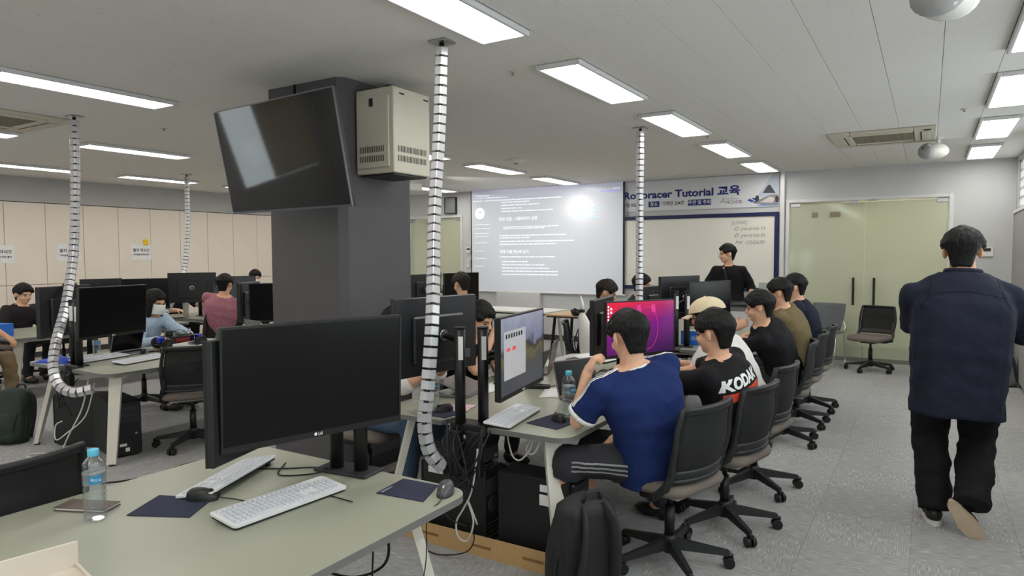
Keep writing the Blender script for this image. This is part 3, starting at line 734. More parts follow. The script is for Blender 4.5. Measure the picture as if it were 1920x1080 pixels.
def make_chair(label):
    t = thing('task_chair', label, 'chair', group='black mesh task chairs')
    for k in range(5):
        a = rad(72*k+18); d = V((math.cos(a), math.sin(a), 0))
        p0 = V((0,0,.105))+d*.03; p1 = V((0,0,.075))+d*.29
        lg = MB(); xa = V((-d.y, d.x, 0)); vs = []
        for p, hw, hh in ((p0, .024, .026), (p1, .015, .013)):
            for u, v_ in ((-1,-1),(1,-1),(1,1),(-1,1)): vs.append(p+xa*hw*u*(1 if v_ < 0 else .7)+V((0,0,hh*v_)))
        lg.add(vs, [(3,2,1,0),(4,5,6,7),(0,1,5,4),(1,2,6,5),(2,3,7,6),(3,0,4,7)]); lo = lg.build('base_leg', m_cback, t)
        cs = MB(); c = V((0,0,.028))+d*.292
        cs.cyl(c+V((0,0,.055)), c+V((0,0,.0)), .008, 8)
        for s_ in (-1, 1): cs.cyl(c+xa*s_*.006, c+xa*s_*.026, .028, 14)
        cs.tube([c+xa*.0+V((0,0,.034))+d*.02, c+V((0,0,.036)), c+V((0,0,.03))-d*.022], .012, 8)
        cs.build('caster', m_black, lo)
    MB().lathe([(.034, .06), (.036, .135), (.028, .15)], 16).build('hub', m_cback, t)
    g = MB(); g.cyl((0,0,.14), (0,0,.30), .026, 14); g.cyl((0,0,.30), (0,0,.395), .015, 12); g.build('gas_lift', m_black, t)
    MB().box((0, -.01, .395), (.19, .24, .04), bev=.012).build('tilt_mechanism', m_black, t)
    def seat(u, v):
        a = 2*math.pi*u; ca, sa = math.cos(a), math.sin(a); n = .38
        x = .238*math.copysign(abs(ca)**n, ca); y = .228*math.copysign(abs(sa)**n, sa)
        prof = [(0, .415), (.86, .413), (.97, .425), (1.0, .445), (.96, .468), (.82, .480), (.4, .476), (0, .474)]
        i = min(int(v*7), 6); f_ = v*7-i; r_ = prof[i][0]*(1-f_)+prof[i+1][0]*f_; z = prof[i][1]*(1-f_)+prof[i+1][1]*f_
        return (x*r_, y*r_+.02, z-(.018*max(0, (y*r_-.14)/.09) if y*r_ > .14 else 0))
    MB().grid(seat, 28, 14).build('seat', m_seat, t)
    MB().box((0, 0, .413), (.36, .34, .022), bev=.01).build('seat_pan', mat('pale seat shell', (178,176,170), .5), t)
    MB().grid(lambda u, v: back_pt(-.93+1.86*u, .05+.90*v), 14, 12, .003).build('back_mesh', m_mesh, t)
    fr = MB(); loop = []
    N_ = 10
    for k in range(N_+1): loop.append(back_pt(-1+2*k/N_, 1))
    for k in range(1, N_+1): loop.append(back_pt(1, 1-k/N_))
    for k in range(1, N_+1): loop.append(back_pt(1-2*k/N_, 0))
    for k in range(1, N_): loop.append(back_pt(-1, k/N_))
    loop.append(loop[0]); loop.append(loop[1])
    fr.tube(loop, .0175, 8, sq=(1, .75)); fr.build('back_frame', m_cback, t)
    MB().grid(lambda u, v: back_pt(-.97+1.94*u, -.03+.17*v, -.008), 12, 3, .016).build('lumbar_band', m_cback, t)
    MB().grid(lambda u, v: back_pt(-1+2*u, .93+.09*v, -.012), 12, 2, .012).build('top_rail', m_cback, t)
    for s_ in (-1, 1):
        mb = MB(); p = back_pt(s_*.96, .12)
        mb.tube([p+V((0, -.005, .10)), p, p+V((s_*.012, .03, -.075)), (s_*.225, -.07, .415), (s_*.20, .02, .402), (s_*.09, .03, .398)], [.014, .019, .022, .022, .018, .015], 8)
        mb.build('back_bracket', m_cback, t)
        MB().cyl((s_*.235, -.06, .415), (s_*.252, -.06, .415), .02, 12).build('pivot_cap', m_black, t)
    return t
chair0 = make_chair('x'); ck = kids_of(chair0); first = [True]
def chair(label, x, y, fx, fy):
    rz = math.atan2(-fx, fy)
    if first[0]:
        first[0] = False; chair0['label'] = label; chair0.location = (x, y, 0); chair0.rotation_euler = (0, 0, rz); return chair0
    return copy_thing(chair0, ck, label, (x, y, 0), rz)
chair('task chair under the man in the royal blue striped shirt', -1.10, 3.33, -.96, .28)
chair('task chair under the man in the printed black tee', -.98, 3.95, -.97, .22)
chair('task chair under the person in the cream cap', -.98, 4.72, -.98, .15)
chair('task chair under the black-shirted man leaning on his hand', -1.02, 6.02, -.99, -.1)
chair('task chair under the person in olive, right-hand row', -1.02, 6.72, -.99, .0)
chair('task chair under the dark-shirted person furthest up the right-hand row', -1.02, 7.42, -.99, .0)
chair('empty task chair standing by the right glass door', -.64, 10.22, -.35, -.94)
chair('empty task chair pushed to the left desk beside the dark monitor edge', -5.20, 3.40, -.85, .50)
chair('task chair with its back against the nearest desk, cut by left edge', -2.97, 1.12, -.985, -.15)
chair('task chair under the man in the pink shirt', -7.75, 5.45, -.95, .30)
chair('task chair under the woman in the white mask', -6.98, 4.02, .98, .1)
chair('task chair under the man in khaki trousers', -8.42, 2.90, .86, .50)
chair('task chair under the white-sleeved person behind the middle monitor', -3.12, 3.28, .97, .10)
chair('task chair under the man looking down beside the middle monitor', -3.10, 4.28, .97, -.15)
chair('task chair under the black-clad man below the projection screen', -4.58, 6.45, -.96, .25)
chair('task chair under the man in the dark jacket, far left', -9.98, 4.08, .96, .2)
chair('task chair under the person hidden by the far left monitor', -10.24, 4.78, .96, .1)
chair('task chair under the writer in navy by the cabinets', -10.2, 6.30, .96, .1)
chair('task chair under the person in white by the cabinets', -10.15, 7.78, .9, -.4)
chair('task chair under the person behind the robot arm', -3.12, 6.62, .9, .42)
chair('task chair under the person behind the right-hand cable column', -3.16, 7.95, .95, .25)
chair('task chair behind the pillar under the hidden person', -7.0, 8.30, .97, .1)

# ------------------------------------------------------------------ monitors
m_bez = mat('matte black bezel', (18,18,20), .45)
m_mback = mat('monitor back plastic', (29,30,33), .38, var=.06)
def rot_mon(yaw, tilt): return None
MON = []
def monitor(label, pos, yaw, tilt=0, W=.64, H=.41, screen=None, arm=None, logo='LG', group='computer monitors'):
    """pos = centre of the screen face; faces local -y"""
    t = thing('computer_monitor', label, 'monitor', pos, rad(yaw), group); t.rotation_euler = (rad(tilt), 0, rad(yaw)); t.rotation_mode = 'XYZ'
    MB().box((0, .016, 0), (W, .026, H), bev=.004).build('back_cover', m_mback, t)
    MB().box((0, .036, -.02), (W*.62, .024, H*.62), bev=.010).build('rear_bulge', m_mback, t)
    b = MB(); e = .008
    for x in (-W/2+e/2, W/2-e/2): b.box((x, .001, 0), (e, .010, H))
    b.box((0, .001, H/2-e/2), (W-2*e, .010, e)); b.box((0, .001, -H/2+.011), (W-2*e, .010, .022)); b.build('bezel', m_bez, t)
    MB().box((0, .001, .007), (W-2*e, .006, H-.03)).build('screen', screen or m_screen_off, t)
    if logo:
        MB().cyl((-.014, -.0042, -H/2+.011), (-.014, -.0052, -H/2+.011), .006, 12).build('logo_disc', m_paper, t)
        lettering('LG', .014, m_paper, t, (-.004, -.0048, -H/2+.0062), RF, .0003)
        lettering('LG', .05, m_dark, t, (.03, .0302, H*.28), (math.pi/2, 0, math.pi), .001)
        MB().cyl((.05, .029, H*.28+.018), (.05, .0305, H*.28+.018), .022, 16).build('back_logo', m_dark, t)
    MB().box((-W*.28, .0302, -H*.30), (.16, .002, .05)).build('rating_label', mat('grey rating label', (92,98,106), .5), t)
    if arm is not None:
        a = (Matrix.Translation(pos) @ Matrix.Rotation(rad(yaw), 4, 'Z') @ Matrix.Rotation(rad(tilt), 4, 'X')).inverted() @ V(arm)
        mb = MB(); mb.cyl((0, .048, 0), (0, .060, 0), .055, 20); mb.build('mount_plate', m_black, t)
        mb = MB(); mb.lathe([(.03, 0), (.03, .018)], 18, (0, 0, 0)); r = mb.build('swivel_ring', m_steel, t); r.location = (0, .062, 0); r.rotation_euler = (-math.pi/2, 0, 0)
        mid = V((0, .085, 0)).lerp(a, .5)+V((0, .03, 0))
        mb = MB(); mb.tube([(0, .065, 0), (0, .095, 0), mid, a], [.018, .018, .017, .016], 10); mb.build('arm', m_black, t)
    MON.append(t); return t
def twin_stand(label, pts, z0, ztop, base=None, sticker=True):
    c = (V(pts[0])+V(pts[1]))/2
    t = thing('monitor_pole_stand', label, 'monitor stand', (c.x, c.y, z0), 0, 'twin pole monitor stands')
    for p in pts:
        q = V((p[0]-c.x, p[1]-c.y, 0))
        po = MB().cyl(q, q+V((0,0,ztop-z0)), .028, 18).build('pole', m_black, t)
        MB().cyl(q+V((0,0,ztop-z0)), q+V((0,0,ztop-z0+.008)), .030, 18).build('pole_cap', m_dark, po)
        if sticker: MB().box(q+V((.022, -.0235, ztop-z0-.10)), (.024, .004, .12), Matrix.Rotation(rad(40), 3, 'Z')).build('barcode_sticker', m_paper, po)
    if base: MB().box((0, 0, .006), base, Matrix.Rotation(rad(6), 3, 'Z'), .004).build('base_plate', m_dark, t)
    else: MB().box((0, 0, -.02), (.22, .10, .06), bev=.008).build('clamp', m_black, t)
    return t
def scr_ubuntu():
    m = bpy.data.materials.new('purple desktop wallpaper'); m.use_nodes = True; N = m.node_tree.nodes; L = m.node_tree.links; b = N['Principled BSDF']
    b.inputs['Roughness'].default_value = .25; b.inputs['Base Color'].default_value = (.01, .005, .01, 1)
    tc = N.new('ShaderNodeTexCoord'); sp = N.new('ShaderNodeSeparateXYZ'); L.new(tc.outputs['Object'], sp.inputs[0])
    ma = N.new('ShaderNodeMath'); ma.operation = 'MULTIPLY_ADD'; ma.inputs[1].default_value = -.25; L.new(sp.outputs[0], ma.inputs[0]); L.new(sp.outputs[2], ma.inputs[2])
    mr = N.new('ShaderNodeMapRange'); mr.inputs[1].default_value = -.2; mr.inputs[2].default_value = .22; L.new(ma.outputs[0], mr.inputs[0])
    rp = N.new('ShaderNodeValToRGB'); e = rp.color_ramp.elements; e[0].color = lin((52,14,72)); e[1].color = lin((214,30,62))
    k = rp.color_ramp.elements.new(.5); k.color = lin((112,14,116)); k = rp.color_ramp.elements.new(.75); k.color = lin((166,24,92))
    L.new(mr.outputs[0], rp.inputs[0]); L.new(rp.outputs[0], b.inputs['Emission Color']); b.inputs['Emission Strength'].default_value = .9; return m
def scr_desktop():
    m = bpy.data.materials.new('landscape desktop wallpaper'); m.use_nodes = True; N = m.node_tree.nodes; L = m.node_tree.links; b = N['Principled BSDF']
    b.inputs['Roughness'].default_value = .22; b.inputs['Base Color'].default_value = (.01, .01, .012, 1)
    tc = N.new('ShaderNodeTexCoord'); sp = N.new('ShaderNodeSeparateXYZ'); L.new(tc.outputs['Object'], sp.inputs[0])
    nz = N.new('ShaderNodeTexNoise'); nz.inputs['Scale'].default_value = 9; L.new(tc.outputs['Object'], nz.inputs['Vector'])
    ma = N.new('ShaderNodeMath'); ma.operation = 'MULTIPLY_ADD'; ma.inputs[1].default_value = .16; L.new(nz.outputs[0], ma.inputs[0]); L.new(sp.outputs[2], ma.inputs[2])
    mr = N.new('ShaderNodeMapRange'); mr.inputs[1].default_value = -.12; mr.inputs[2].default_value = .28; L.new(ma.outputs[0], mr.inputs[0])
    rp = N.new('ShaderNodeValToRGB'); e = rp.color_ramp.elements; e[0].color = lin((60,66,74)); e[1].color = lin((150,158,176))
    for p_, c_ in ((.35, (58,62,66)), (.5, (96,92,60)), (.6, (44,48,40)), (.68, (112,120,138))): k = rp.color_ramp.elements.new(p_); k.color = lin(c_)
    L.new(mr.outputs[0], rp.inputs[0]); L.new(rp.outputs[0], b.inputs['Emission Color']); b.inputs['Emission Strength'].default_value = .75; return m
m_win = mat('lit window white', (150,150,152), .5, emit=(190,190,194), estr=.35)
m_scrtxt = mat('lit icon white', (240,240,240), .5, emit=(255,255,255), estr=.9); m_scrred = mat('lit red text', (190,40,50), .5, emit=(190,40,60), estr=.7)

# nearest desk
monitor('large dark monitor facing the camera on the nearest desk', (-1.885, 1.73, 1.13), 73.7, 2, .70, .425, arm=(-1.985, 2.00, 1.12))
monitor('dark monitor back to back behind the nearest large monitor', (-2.115, 1.69, 1.09), -72.5, 0, .70, .42, arm=(-2.06, 1.985, 1.08))
twin_stand('twin black poles on a flat base at the far end of the nearest desk', [(-2.055, 1.975), (-1.945, 2.0)], DZ, 1.19, (.26, .13, .012), False)
# middle desk
monitor('dark monitor seen from behind above the white-sleeved person', (-2.32, 2.97, 1.14), -97.7, 0, .62, .42, arm=(-2.06, 2.86, 1.12))
md = monitor('monitor showing a landscape desktop, side-on beside the clear bottle', (-1.80, 3.05, 1.07), 100, 0, .64, .41, scr_desktop(), arm=(-1.96, 2.91, 1.05))
MB().box((-.12, -.0028, .01), (.30, .001, .24)).build('app_window', m_win, md)
for k in range(7): MB().box((-.24+k*.035, -.0036, .105), (.018, .001, .022)).build('icon', m_ink, md)
lettering('run', .035, m_scrred, md, (-.24, -.0036, .03), RF, .001); lettering('sim', .035, m_scrred, md, (-.16, -.0036, .03), RF, .001)
twin_stand('twin black poles with white stickers on the middle desk', [(-2.055, 2.84), (-1.955, 2.905)], DZ, 1.20)
rm = monitor('monitor with a red to purple desktop behind the blue-shirted man', (-1.70, 4.50, 1.06), 60.5, 0, .61, .39, scr_ubuntu(), arm=(-1.93, 4.75, 1.05))
for k in range(7): MB().box((-.285, -.0028, .16-k*.022), (.010, .001, .012)).build('dock_icon', m_scrtxt, rm)
for k in range(2): MB().box((-.262, -.0028, .145-k*.024), (.012, .001, .014)).build('desktop_icon', m_scrtxt, rm)
m_faint = mat('faint wallpaper figure', (170,40,110), .5, emit=(176,40,110), estr=.8)
wl = MB(); wl.tube([(.05+.10*math.cos(a*.3), -.0027, .0+.15*math.sin(a*.3)) for a in range(22)], .0022, 4); wl.build('wallpaper_ring', m_faint, rm)
for x in (-.02, .11): MB().prism([(x-.018, .11), (x+.018, .11), (x+.012, .165), (x-.024, .16)], 0, .0006, Matrix.Translation((0, -.0022, 0)) @ RB).build('wallpaper_ear', m_faint, rm)
monitor('monitor edge-on beside the red-screened one, grey top', (-2.06, 4.62, 1.06), -80, 0, .60, .39, arm=(-1.98, 4.80, 1.05))
twin_stand('twin black poles behind the red-screened monitor', [(-1.98, 4.80), (-1.90, 4.78)], DZ, 1.14)
# left desk with the race car
monitor('wide dark monitor on the left desk, facing the camera', (-5.66, 3.03, 1.13), 103.8, 3.5, .64, .41, arm=(-5.78, 2.84, 1.10))
monitor('dark grey monitor left of the left cable column', (-6.25, 2.93, 1.12), -67, 0, .56, .42, arm=(-5.90, 2.84, 1.10))
twin_stand('twin black poles on the left desk beside the cable column', [(-5.90, 2.83), (-5.78, 2.81)], DZ, 1.22)
monitor('black monitor just left of the charcoal pillar', (-6.02, 4.95, 1.07), 58, 0, .56, .42, arm=(-5.85, 5.15, 1.05))
monitor('grey-edged monitor beside the one left of the pillar', (-6.30, 4.80, 1.08), -62, 0, .50, .42, arm=(-5.95, 5.15, 1.05))
twin_stand('twin black poles at the far end of the left desk', [(-5.95, 5.17), (-5.83, 5.15)], DZ, 1.15)
# far left desks
monitor('small grey monitor far back against the cream cabinets', (-9.35, 4.85, 1.10), -100, 0, .50, .36, arm=(-9.1, 5.0, 1.05))
monitor('black monitor back right of the small grey one', (-8.55, 4.98, 1.09), 70, 0, .56, .40, arm=(-8.95, 5.02, 1.05))
monitor('black monitor back with logo behind the far cable column', (-8.85, 5.83, 1.13), -128, 0, .62, .42, arm=(-9.02, 6.05, 1.05))
monitor('tilted dark monitor in front of the man in pink', (-8.55, 6.30, 1.08), 70, -4, .60, .40, arm=(-8.95, 6.15, 1.05))
twin_stand('twin black poles at the desk of the man in pink', [(-9.05, 6.08), (-8.93, 6.08)], DZ, 1.20)
twin_stand('twin black poles on the far left desk', [(-9.08, 5.02), (-8.95, 5.02)], DZ, 1.18)
# desk behind the pillar
monitor('dark monitor below the left side of the projection screen', (-5.42, 7.55, 1.12), 75, 0, .60, .42, arm=(-5.72, 7.65, 1.05))
monitor('blue-grey monitor back beside the one below the screen', (-5.95, 7.35, 1.10), -85, 0, .60, .42, arm=(-5.80, 7.65, 1.05))
twin_stand('twin black poles on the desk behind the pillar', [(-5.80, 7.66), (-5.70, 7.66)], DZ, 1.14)
# far desk of the right-hand row
monitor('monitor seen from behind with silver arm, left of the wide black one', (-2.08, 6.52, 1.15), -110, 0, .60, .42, arm=(-2.02, 6.28, 1.10))
monitor('wide black monitor in front of the presenter', (-1.80, 6.62, 1.10), 68, 0, .64, .42, arm=(-1.98, 6.35, 1.08))
twin_stand('twin black poles on the far desk below the presenter', [(-2.02, 6.25), (-1.93, 6.30)], DZ, 1.22)
monitor('low dark monitor back behind the red-screened monitor', (-2.40, 7.75, 1.05), -125, 0, .58, .38, arm=(-2.1, 7.9, 1.0))
monitor('dark monitor edge behind the right-hand cable column', (-2.55, 7.1, 1.04), -100, 0, .50, .38, arm=(-2.2, 7.8, 1.0))
twin_stand('twin black poles at the end of the far desk', [(-2.12, 8.0), (-2.02, 8.0)], DZ, 1.12)

# ------------------------------------------------------------------ vertebra cable columns from the ceiling
m_vert1 = mat('silver white vertebra plastic', (202,202,205), .30, metal=.35, var=.04)
sg = MB(); sg.prism([(-.037, .004), (-.034, -.006), (-.002, -.021), (.002, -.021), (.034, -.006), (.037, .004), (.036, .028), (-.036, .028)], -.0215, .0215)
seg_me = sg.mesh('vertebra', m_vert1)
def bez(P, n):
    """Catmull-Rom through P"""
    P = [V(p) for p in P]; Q = [P[0]*2-P[1]]+P+[P[-1]*2-P[-2]]; out = []
    for i in range(1, len(Q)-2):
        for k in range(n):
            t_ = k/n; a, b, c, d = Q[i-1], Q[i], Q[i+1], Q[i+2]
            out.append(.5*((2*b)+(c-a)*t_+(2*a-5*b+4*c-d)*t_*t_+(3*b-a-3*c+d)*t_**3))
    out.append(P[-1]); return out
def resample(pts, step):
    out = [pts[0]]; acc = 0
    for a, b in zip(pts, pts[1:]):
        L_ = (b-a).length
        while acc+L_ >= step:
            f_ = (step-acc)/L_; a = a.lerp(b, f_); L_ = (b-a).length; out.append(a); acc = 0
        acc += L_
    return out
def cable_column(label, P, face):
    o = V(P[0]); t = thing('cable_column', label, 'cable column', o, 0, 'cable columns hanging from the ceiling')
    pts = [p-o for p in bez(P, 14)]
    MB().tube(pts[::2]+[pts[-1]], .014, 8).build('cable_core', m_cable, t)
    MB().box((0, 0, -.006), (.12, .11, .012), bev=.003).build('ceiling_plate', m_steel, t)
    rs = resample(pts, .0555)
    for i in range(1, len(rs)):
        tg = (rs[min(i+1, len(rs)-1)]-rs[i-1]).normalized(); z = -tg
        y = V((-face[0], -face[1], 0)); y = (y-z*y.dot(z)).normalized(); x = y.cross(z)
        so_ = link('vertebra', seg_me, t, rs[i]); so_.rotation_euler = Matrix((x, y, z)).transposed().to_euler()
cable_column('near silver cable column hanging right of the pillar', [(-2.41, 3.18, 2.80), (-2.42, 3.16, 2.3), (-2.36, 3.03, 1.8), (-2.19, 2.79, 1.3), (-2.17, 2.72, .92), (-2.18, 2.70, .72), (-2.16, 2.72, .56), (-2.10, 2.78, .46)], (.6, -.8))
cable_column('silver cable column hanging in front of the whiteboard', [(-2.42, 6.36, 2.80), (-2.42, 6.35, 2.2), (-2.41, 6.33, 1.6), (-2.38, 6.25, 1.1), (-2.32, 6.12, .75), (-2.25, 6.02, .58), (-2.18, 5.99, .47)], (.35, -.94))
cable_column('left silver cable column beside the wide dark monitor', [(-6.40, 3.14, 2.80), (-6.38, 3.12, 2.2), (-6.30, 3.05, 1.65), (-6.10, 2.88, 1.2), (-5.86, 2.68, .90), (-5.74, 2.60, .72), (-5.62, 2.58, .60), (-5.50, 2.62, .55), (-5.40, 2.70, .57)], (.85, -.5))
cable_column('far silver cable column in front of the cream cabinets', [(-9.57, 6.26, 2.80), (-9.55, 6.24, 2.0), (-9.45, 6.1, 1.4), (-9.30, 5.85, 1.0), (-9.18, 5.62, .74), (-9.06, 5.56, .58), (-8.95, 5.60, .50)], (.75, -.65))

# ------------------------------------------------------------------ keyboards, mice, pads
m_kw = mat('white keyboard plastic', (222,223,224), .45, var=.02); m_key = mat('pale grey key', (204,208,214), .5, var=.02); m_keyb = mat('keyboard black base', (26,26,28), .5)
KW, KD = .44, .145
def key_layout():
    L_ = []; u = KW/23.4
    for r in range(6):
        y = .052-r*.0195-(.006 if r > 0 else 0); x = -KW/2+u*.7
        n = 15
        for k in range(n):
            if r == 5 and 3 < k < 10:
                if k == 4: L_.append((x+u*(3)-u*.5, y, u*5.8)); 
                x += u; continue
            L_.append((x, y, u*.86)); x += u
        x += u*.45
        for k in range(3):
            if r in (3,) or (r == 4 and k != 1): x += u; continue
            L_.append((x, y, u*.86)); x += u
        x += u*.45
        for k in range(4):
            if r > 0: L_.append((x, y, u*.86))
            x += u
    return L_
KEYS = key_layout()
key_me = {}
def key_mesh(w_):
    w_ = round(w_, 4)
    if w_ not in key_me: key_me[w_] = MB().box((0, 0, .003), (w_, .0155, .006), None, .0015, .94).mesh('key', m_key)
    return key_me[w_]
def keyboard(label, x, y, ang, z=DZ, single=False, tilt=5):
    """ang: direction (deg) of the keyboard's left-to-right axis"""
    t = thing('keyboard', label, 'keyboard', (x, y, z+.001), 0, 'white keyboards'); t.rotation_euler = (0, 0, rad(ang))
    Rk = Matrix.Rotation(rad(tilt), 4, 'X') @ Matrix.Translation((0, 0, .010))
    mb = MB(); slab(mb, rrect(-KW/2-.012, KW/2+.012, -KD/2-.006, KD/2, .014), .0045, .012); b = mb.build('case', [m_kw, m_kw], t); b.matrix_local = Rk
    mb = MB(); slab(mb, rrect(-KW/2-.008, KW/2+.008, -KD/2-.002, KD/2-.004, .012), -.004, .0045); b2 = mb.build('underside', [m_keyb, m_keyb], t); b2.matrix_local = Rk
    for s_ in (-1, 1): MB().box((s_*.18, KD/2-.016, .0085), (.02, .014, .017)).build('foot', m_keyb, t)
    if single:
        for kx, ky, kw in KEYS: link('key', key_mesh(kw), b, (kx, ky, .012))
    else:
        mb = MB()
        for kx, ky, kw in KEYS: mb.box((kx, ky, .0145), (kw, .0155, .005))
        tag(mb.build('keys', m_key, b), kind='stuff')
    return t
def mouse(label, x, y, ang, rgb=None, cable=None, z=DZ):
    t = thing('mouse', label, 'mouse', (x, y, z), rad(ang), 'computer mice')
    def sh(u, v):
        a = 2*math.pi*u; p = math.pi/2*v
        cx = .031*math.cos(a)*(1-.12*math.sin(a)); cy = .058*math.sin(a)
        hump = .040*(1-.25*math.sin(a)*math.cos(p))
        return (cx*math.cos(p)**.55 if p < 1.57 else 0, cy*math.cos(p)**.6 if p < 1.57 else 0, .003+hump*math.sin(p)**.9)
    MB().grid(sh, 24, 8).build('shell', rgb or m_black, t)
    MB().lathe([(.5, 0), (.5, .006)], 20).build('sole', m_dark, t).scale = (.062, .116, 1)
    MB().cyl((-.004, .032, .034), (.004, .032, .034), .009, 12).build('wheel', m_steel if rgb else m_dark, t)
    if cable: MB().tube(bez([V((0, .055, .012))]+[V(p) for p in cable], 6), .0022, 6).build('cord', m_cable, t)
    return t
m_pad = mat('navy mouse pad cloth', (38,42,66), .85, bump=.1, bscale=600)
def pad(label, P, mark=False):
    c = sum((V((*p, 0)) for p in P), V())/4
    t = thing('mouse_pad', label, 'mouse pad', (c.x, c.y, DZ), 0, 'navy mouse pads')
    MB().prism([(p[0]-c.x, p[1]-c.y) for p in P], .0005, .0035).build('mat', m_pad, t)
    if mark:
        a = V((*P[0], 0))-c; d = V((*P[3], 0))-V((*P[0], 0)); lettering('PRECISION', .014, mat('grey logo print', (176,180,190), .7), t, (a.x+.018, a.y+.014, .0037), (0, 0, math.atan2(d.y, d.x)))
    return t
keyboard('white keyboard lying flat in front of the nearest monitor', -1.93, 1.59, 86, DZ, True)
keyboard('white keyboard tilted up behind the nearest monitor', -2.32, 1.67, -68, DZ, True, 9)
pad('navy mouse pad at the right corner of the nearest desk', [(-1.72, 1.845), (-1.515, 1.865), (-1.575, 2.03), (-1.74, 2.02)], True)
pad('navy mouse pad beside the near water bottle', [(-2.30, 1.25), (-2.10, 1.35), (-2.19, 1.50), (-2.39, 1.42)])
pad('navy mouse pad in front of the blue-shirted man', [(-1.77, 3.03), (-1.57, 2.99), (-1.545, 3.20), (-1.74, 3.28)])
m_gmouse = mat('graphite mouse shell', (74,74,78), .35)
mouse('graphite mouse on the corner of the nearest desk', -1.50, 1.975, 205, m_gmouse, [(0, .10, .006), (.03, .16, -.03), (.035, .18, -.20), (.10, .22, -.50)])
mouse('black mouse on the pad beside the near keyboard', -2.215, 1.475, -60, None, [(.0, .12, .004), (.04, .25, .004), (-.05, .40, .004), (.02, .55, .004)])
mouse('black mouse on the pad in front of the blue-shirted man', -1.645, 3.15, 55)
keyboard('white keyboard under the landscape monitor', -1.885, 3.08, 99, DZ)
mouse('black mouse beside the foot of the near cable column', -2.30, 3.02, 150)
pad('navy mouse pad under the near cable column', [(-2.36, 2.90), (-2.20, 2.90), (-2.18, 3.08), (-2.36, 3.10)])
keyboard('white keyboard on the left desk nearest the poles', -6.0, 3.08, 102); keyboard('white keyboard on the left desk by the empty chair', -5.62, 3.22, 104)
keyboard('white keyboard on the middle desk by the open books', -2.36, 4.80, -78)
mouse('black mouse on the middle desk behind the blue-shirted man', -1.72, 5.05, 100)

# ------------------------------------------------------------------ bottles
m_pet = clear_glass('clear bottle plastic', (250,252,253), .08, .05)
m_water = clear_glass('drinking water', (247,250,252), .02, .02)
m_cap = mat('sky blue cap', (98,196,226), .45); m_lab = mat('pale blue label', (150,206,228), .5); m_lab2 = mat('blue label print', (40,140,196), .5)
def bottle(label, x, y, z=DZ, s=1.0):
    t = thing('water_bottle', label, 'bottle', (x, y, z), 0, 'clear water bottles'); t.scale = (s, s, s)
    pr = [(.024, .002), (.031, .006), (.0325, .02)]
    for k in range(5): zz = .03+k*.014; pr += [(.0325, zz), (.0300, zz+.006), (.0325, zz+.012)]
    pr += [(.0325, .112), (.0325, .152), (.031, .160), (.0325, .166), (.030, .180), (.022, .192), (.014, .199), (.0135, .206)]
    MB().lathe(pr, 28).build('bottle_body', m_pet, t)
    MB().lathe([(.022, .005), (.029, .010), (.0295, .10), (.0300, .150)], 20).build('water', m_water, t)
    MB().lathe([(.0330, .115), (.0332, .116), (.0332, .149), (.0330, .150)], 28).build('label', clear_glass('translucent blue label', (225,240,247), .22, .3), t)
    bl = MB().grid(lambda u, v: (.0335*math.cos(-.9+1.1*u), .0335*math.sin(-.9+1.1*u), .120+.024*v), 8, 2); bl.build('brand_patch', m_lab2, t)
    lettering('백산수', .011, m_paper, t, (.0335*math.cos(-.75), .0335*math.sin(-.75)-.001, .128), (math.pi/2, 0, rad(52)))
    MB().lathe([(.0155, .200), (.0162, .202), (.0162, .218), (.0150, .221), (.001, .2215)], 24).build('cap', m_cap, t)
    return t
bottle('clear water bottle with blue cap on the nearest desk', -2.36, 1.18, DZ, 1.08); bottle('clear water bottle with blue cap by the blue-shirted man', -1.65, 3.28, DZ, 1.12)
bottle('clear water bottle behind the near cable column', -2.40, 3.06); bottle('clear water bottle on the left desk behind the poles', -6.12, 3.12)
bottle('clear water bottle on the far right desk beside the blue box', -2.15, 6.50)
t = thing('sanitizer_bottle', 'pale blue pump bottle standing before the man in pink', 'bottle', (-5.62, 4.62, DZ))
MB().lathe([(.028, .002), (.032, .01), (.032, .10), (.012, .12), (.012, .13)], 18).build('body', m_lab, t); MB().lathe([(.014, .13), (.014, .15), (.006, .152), (.006, .17)], 12).build('pump', m_cap, t)

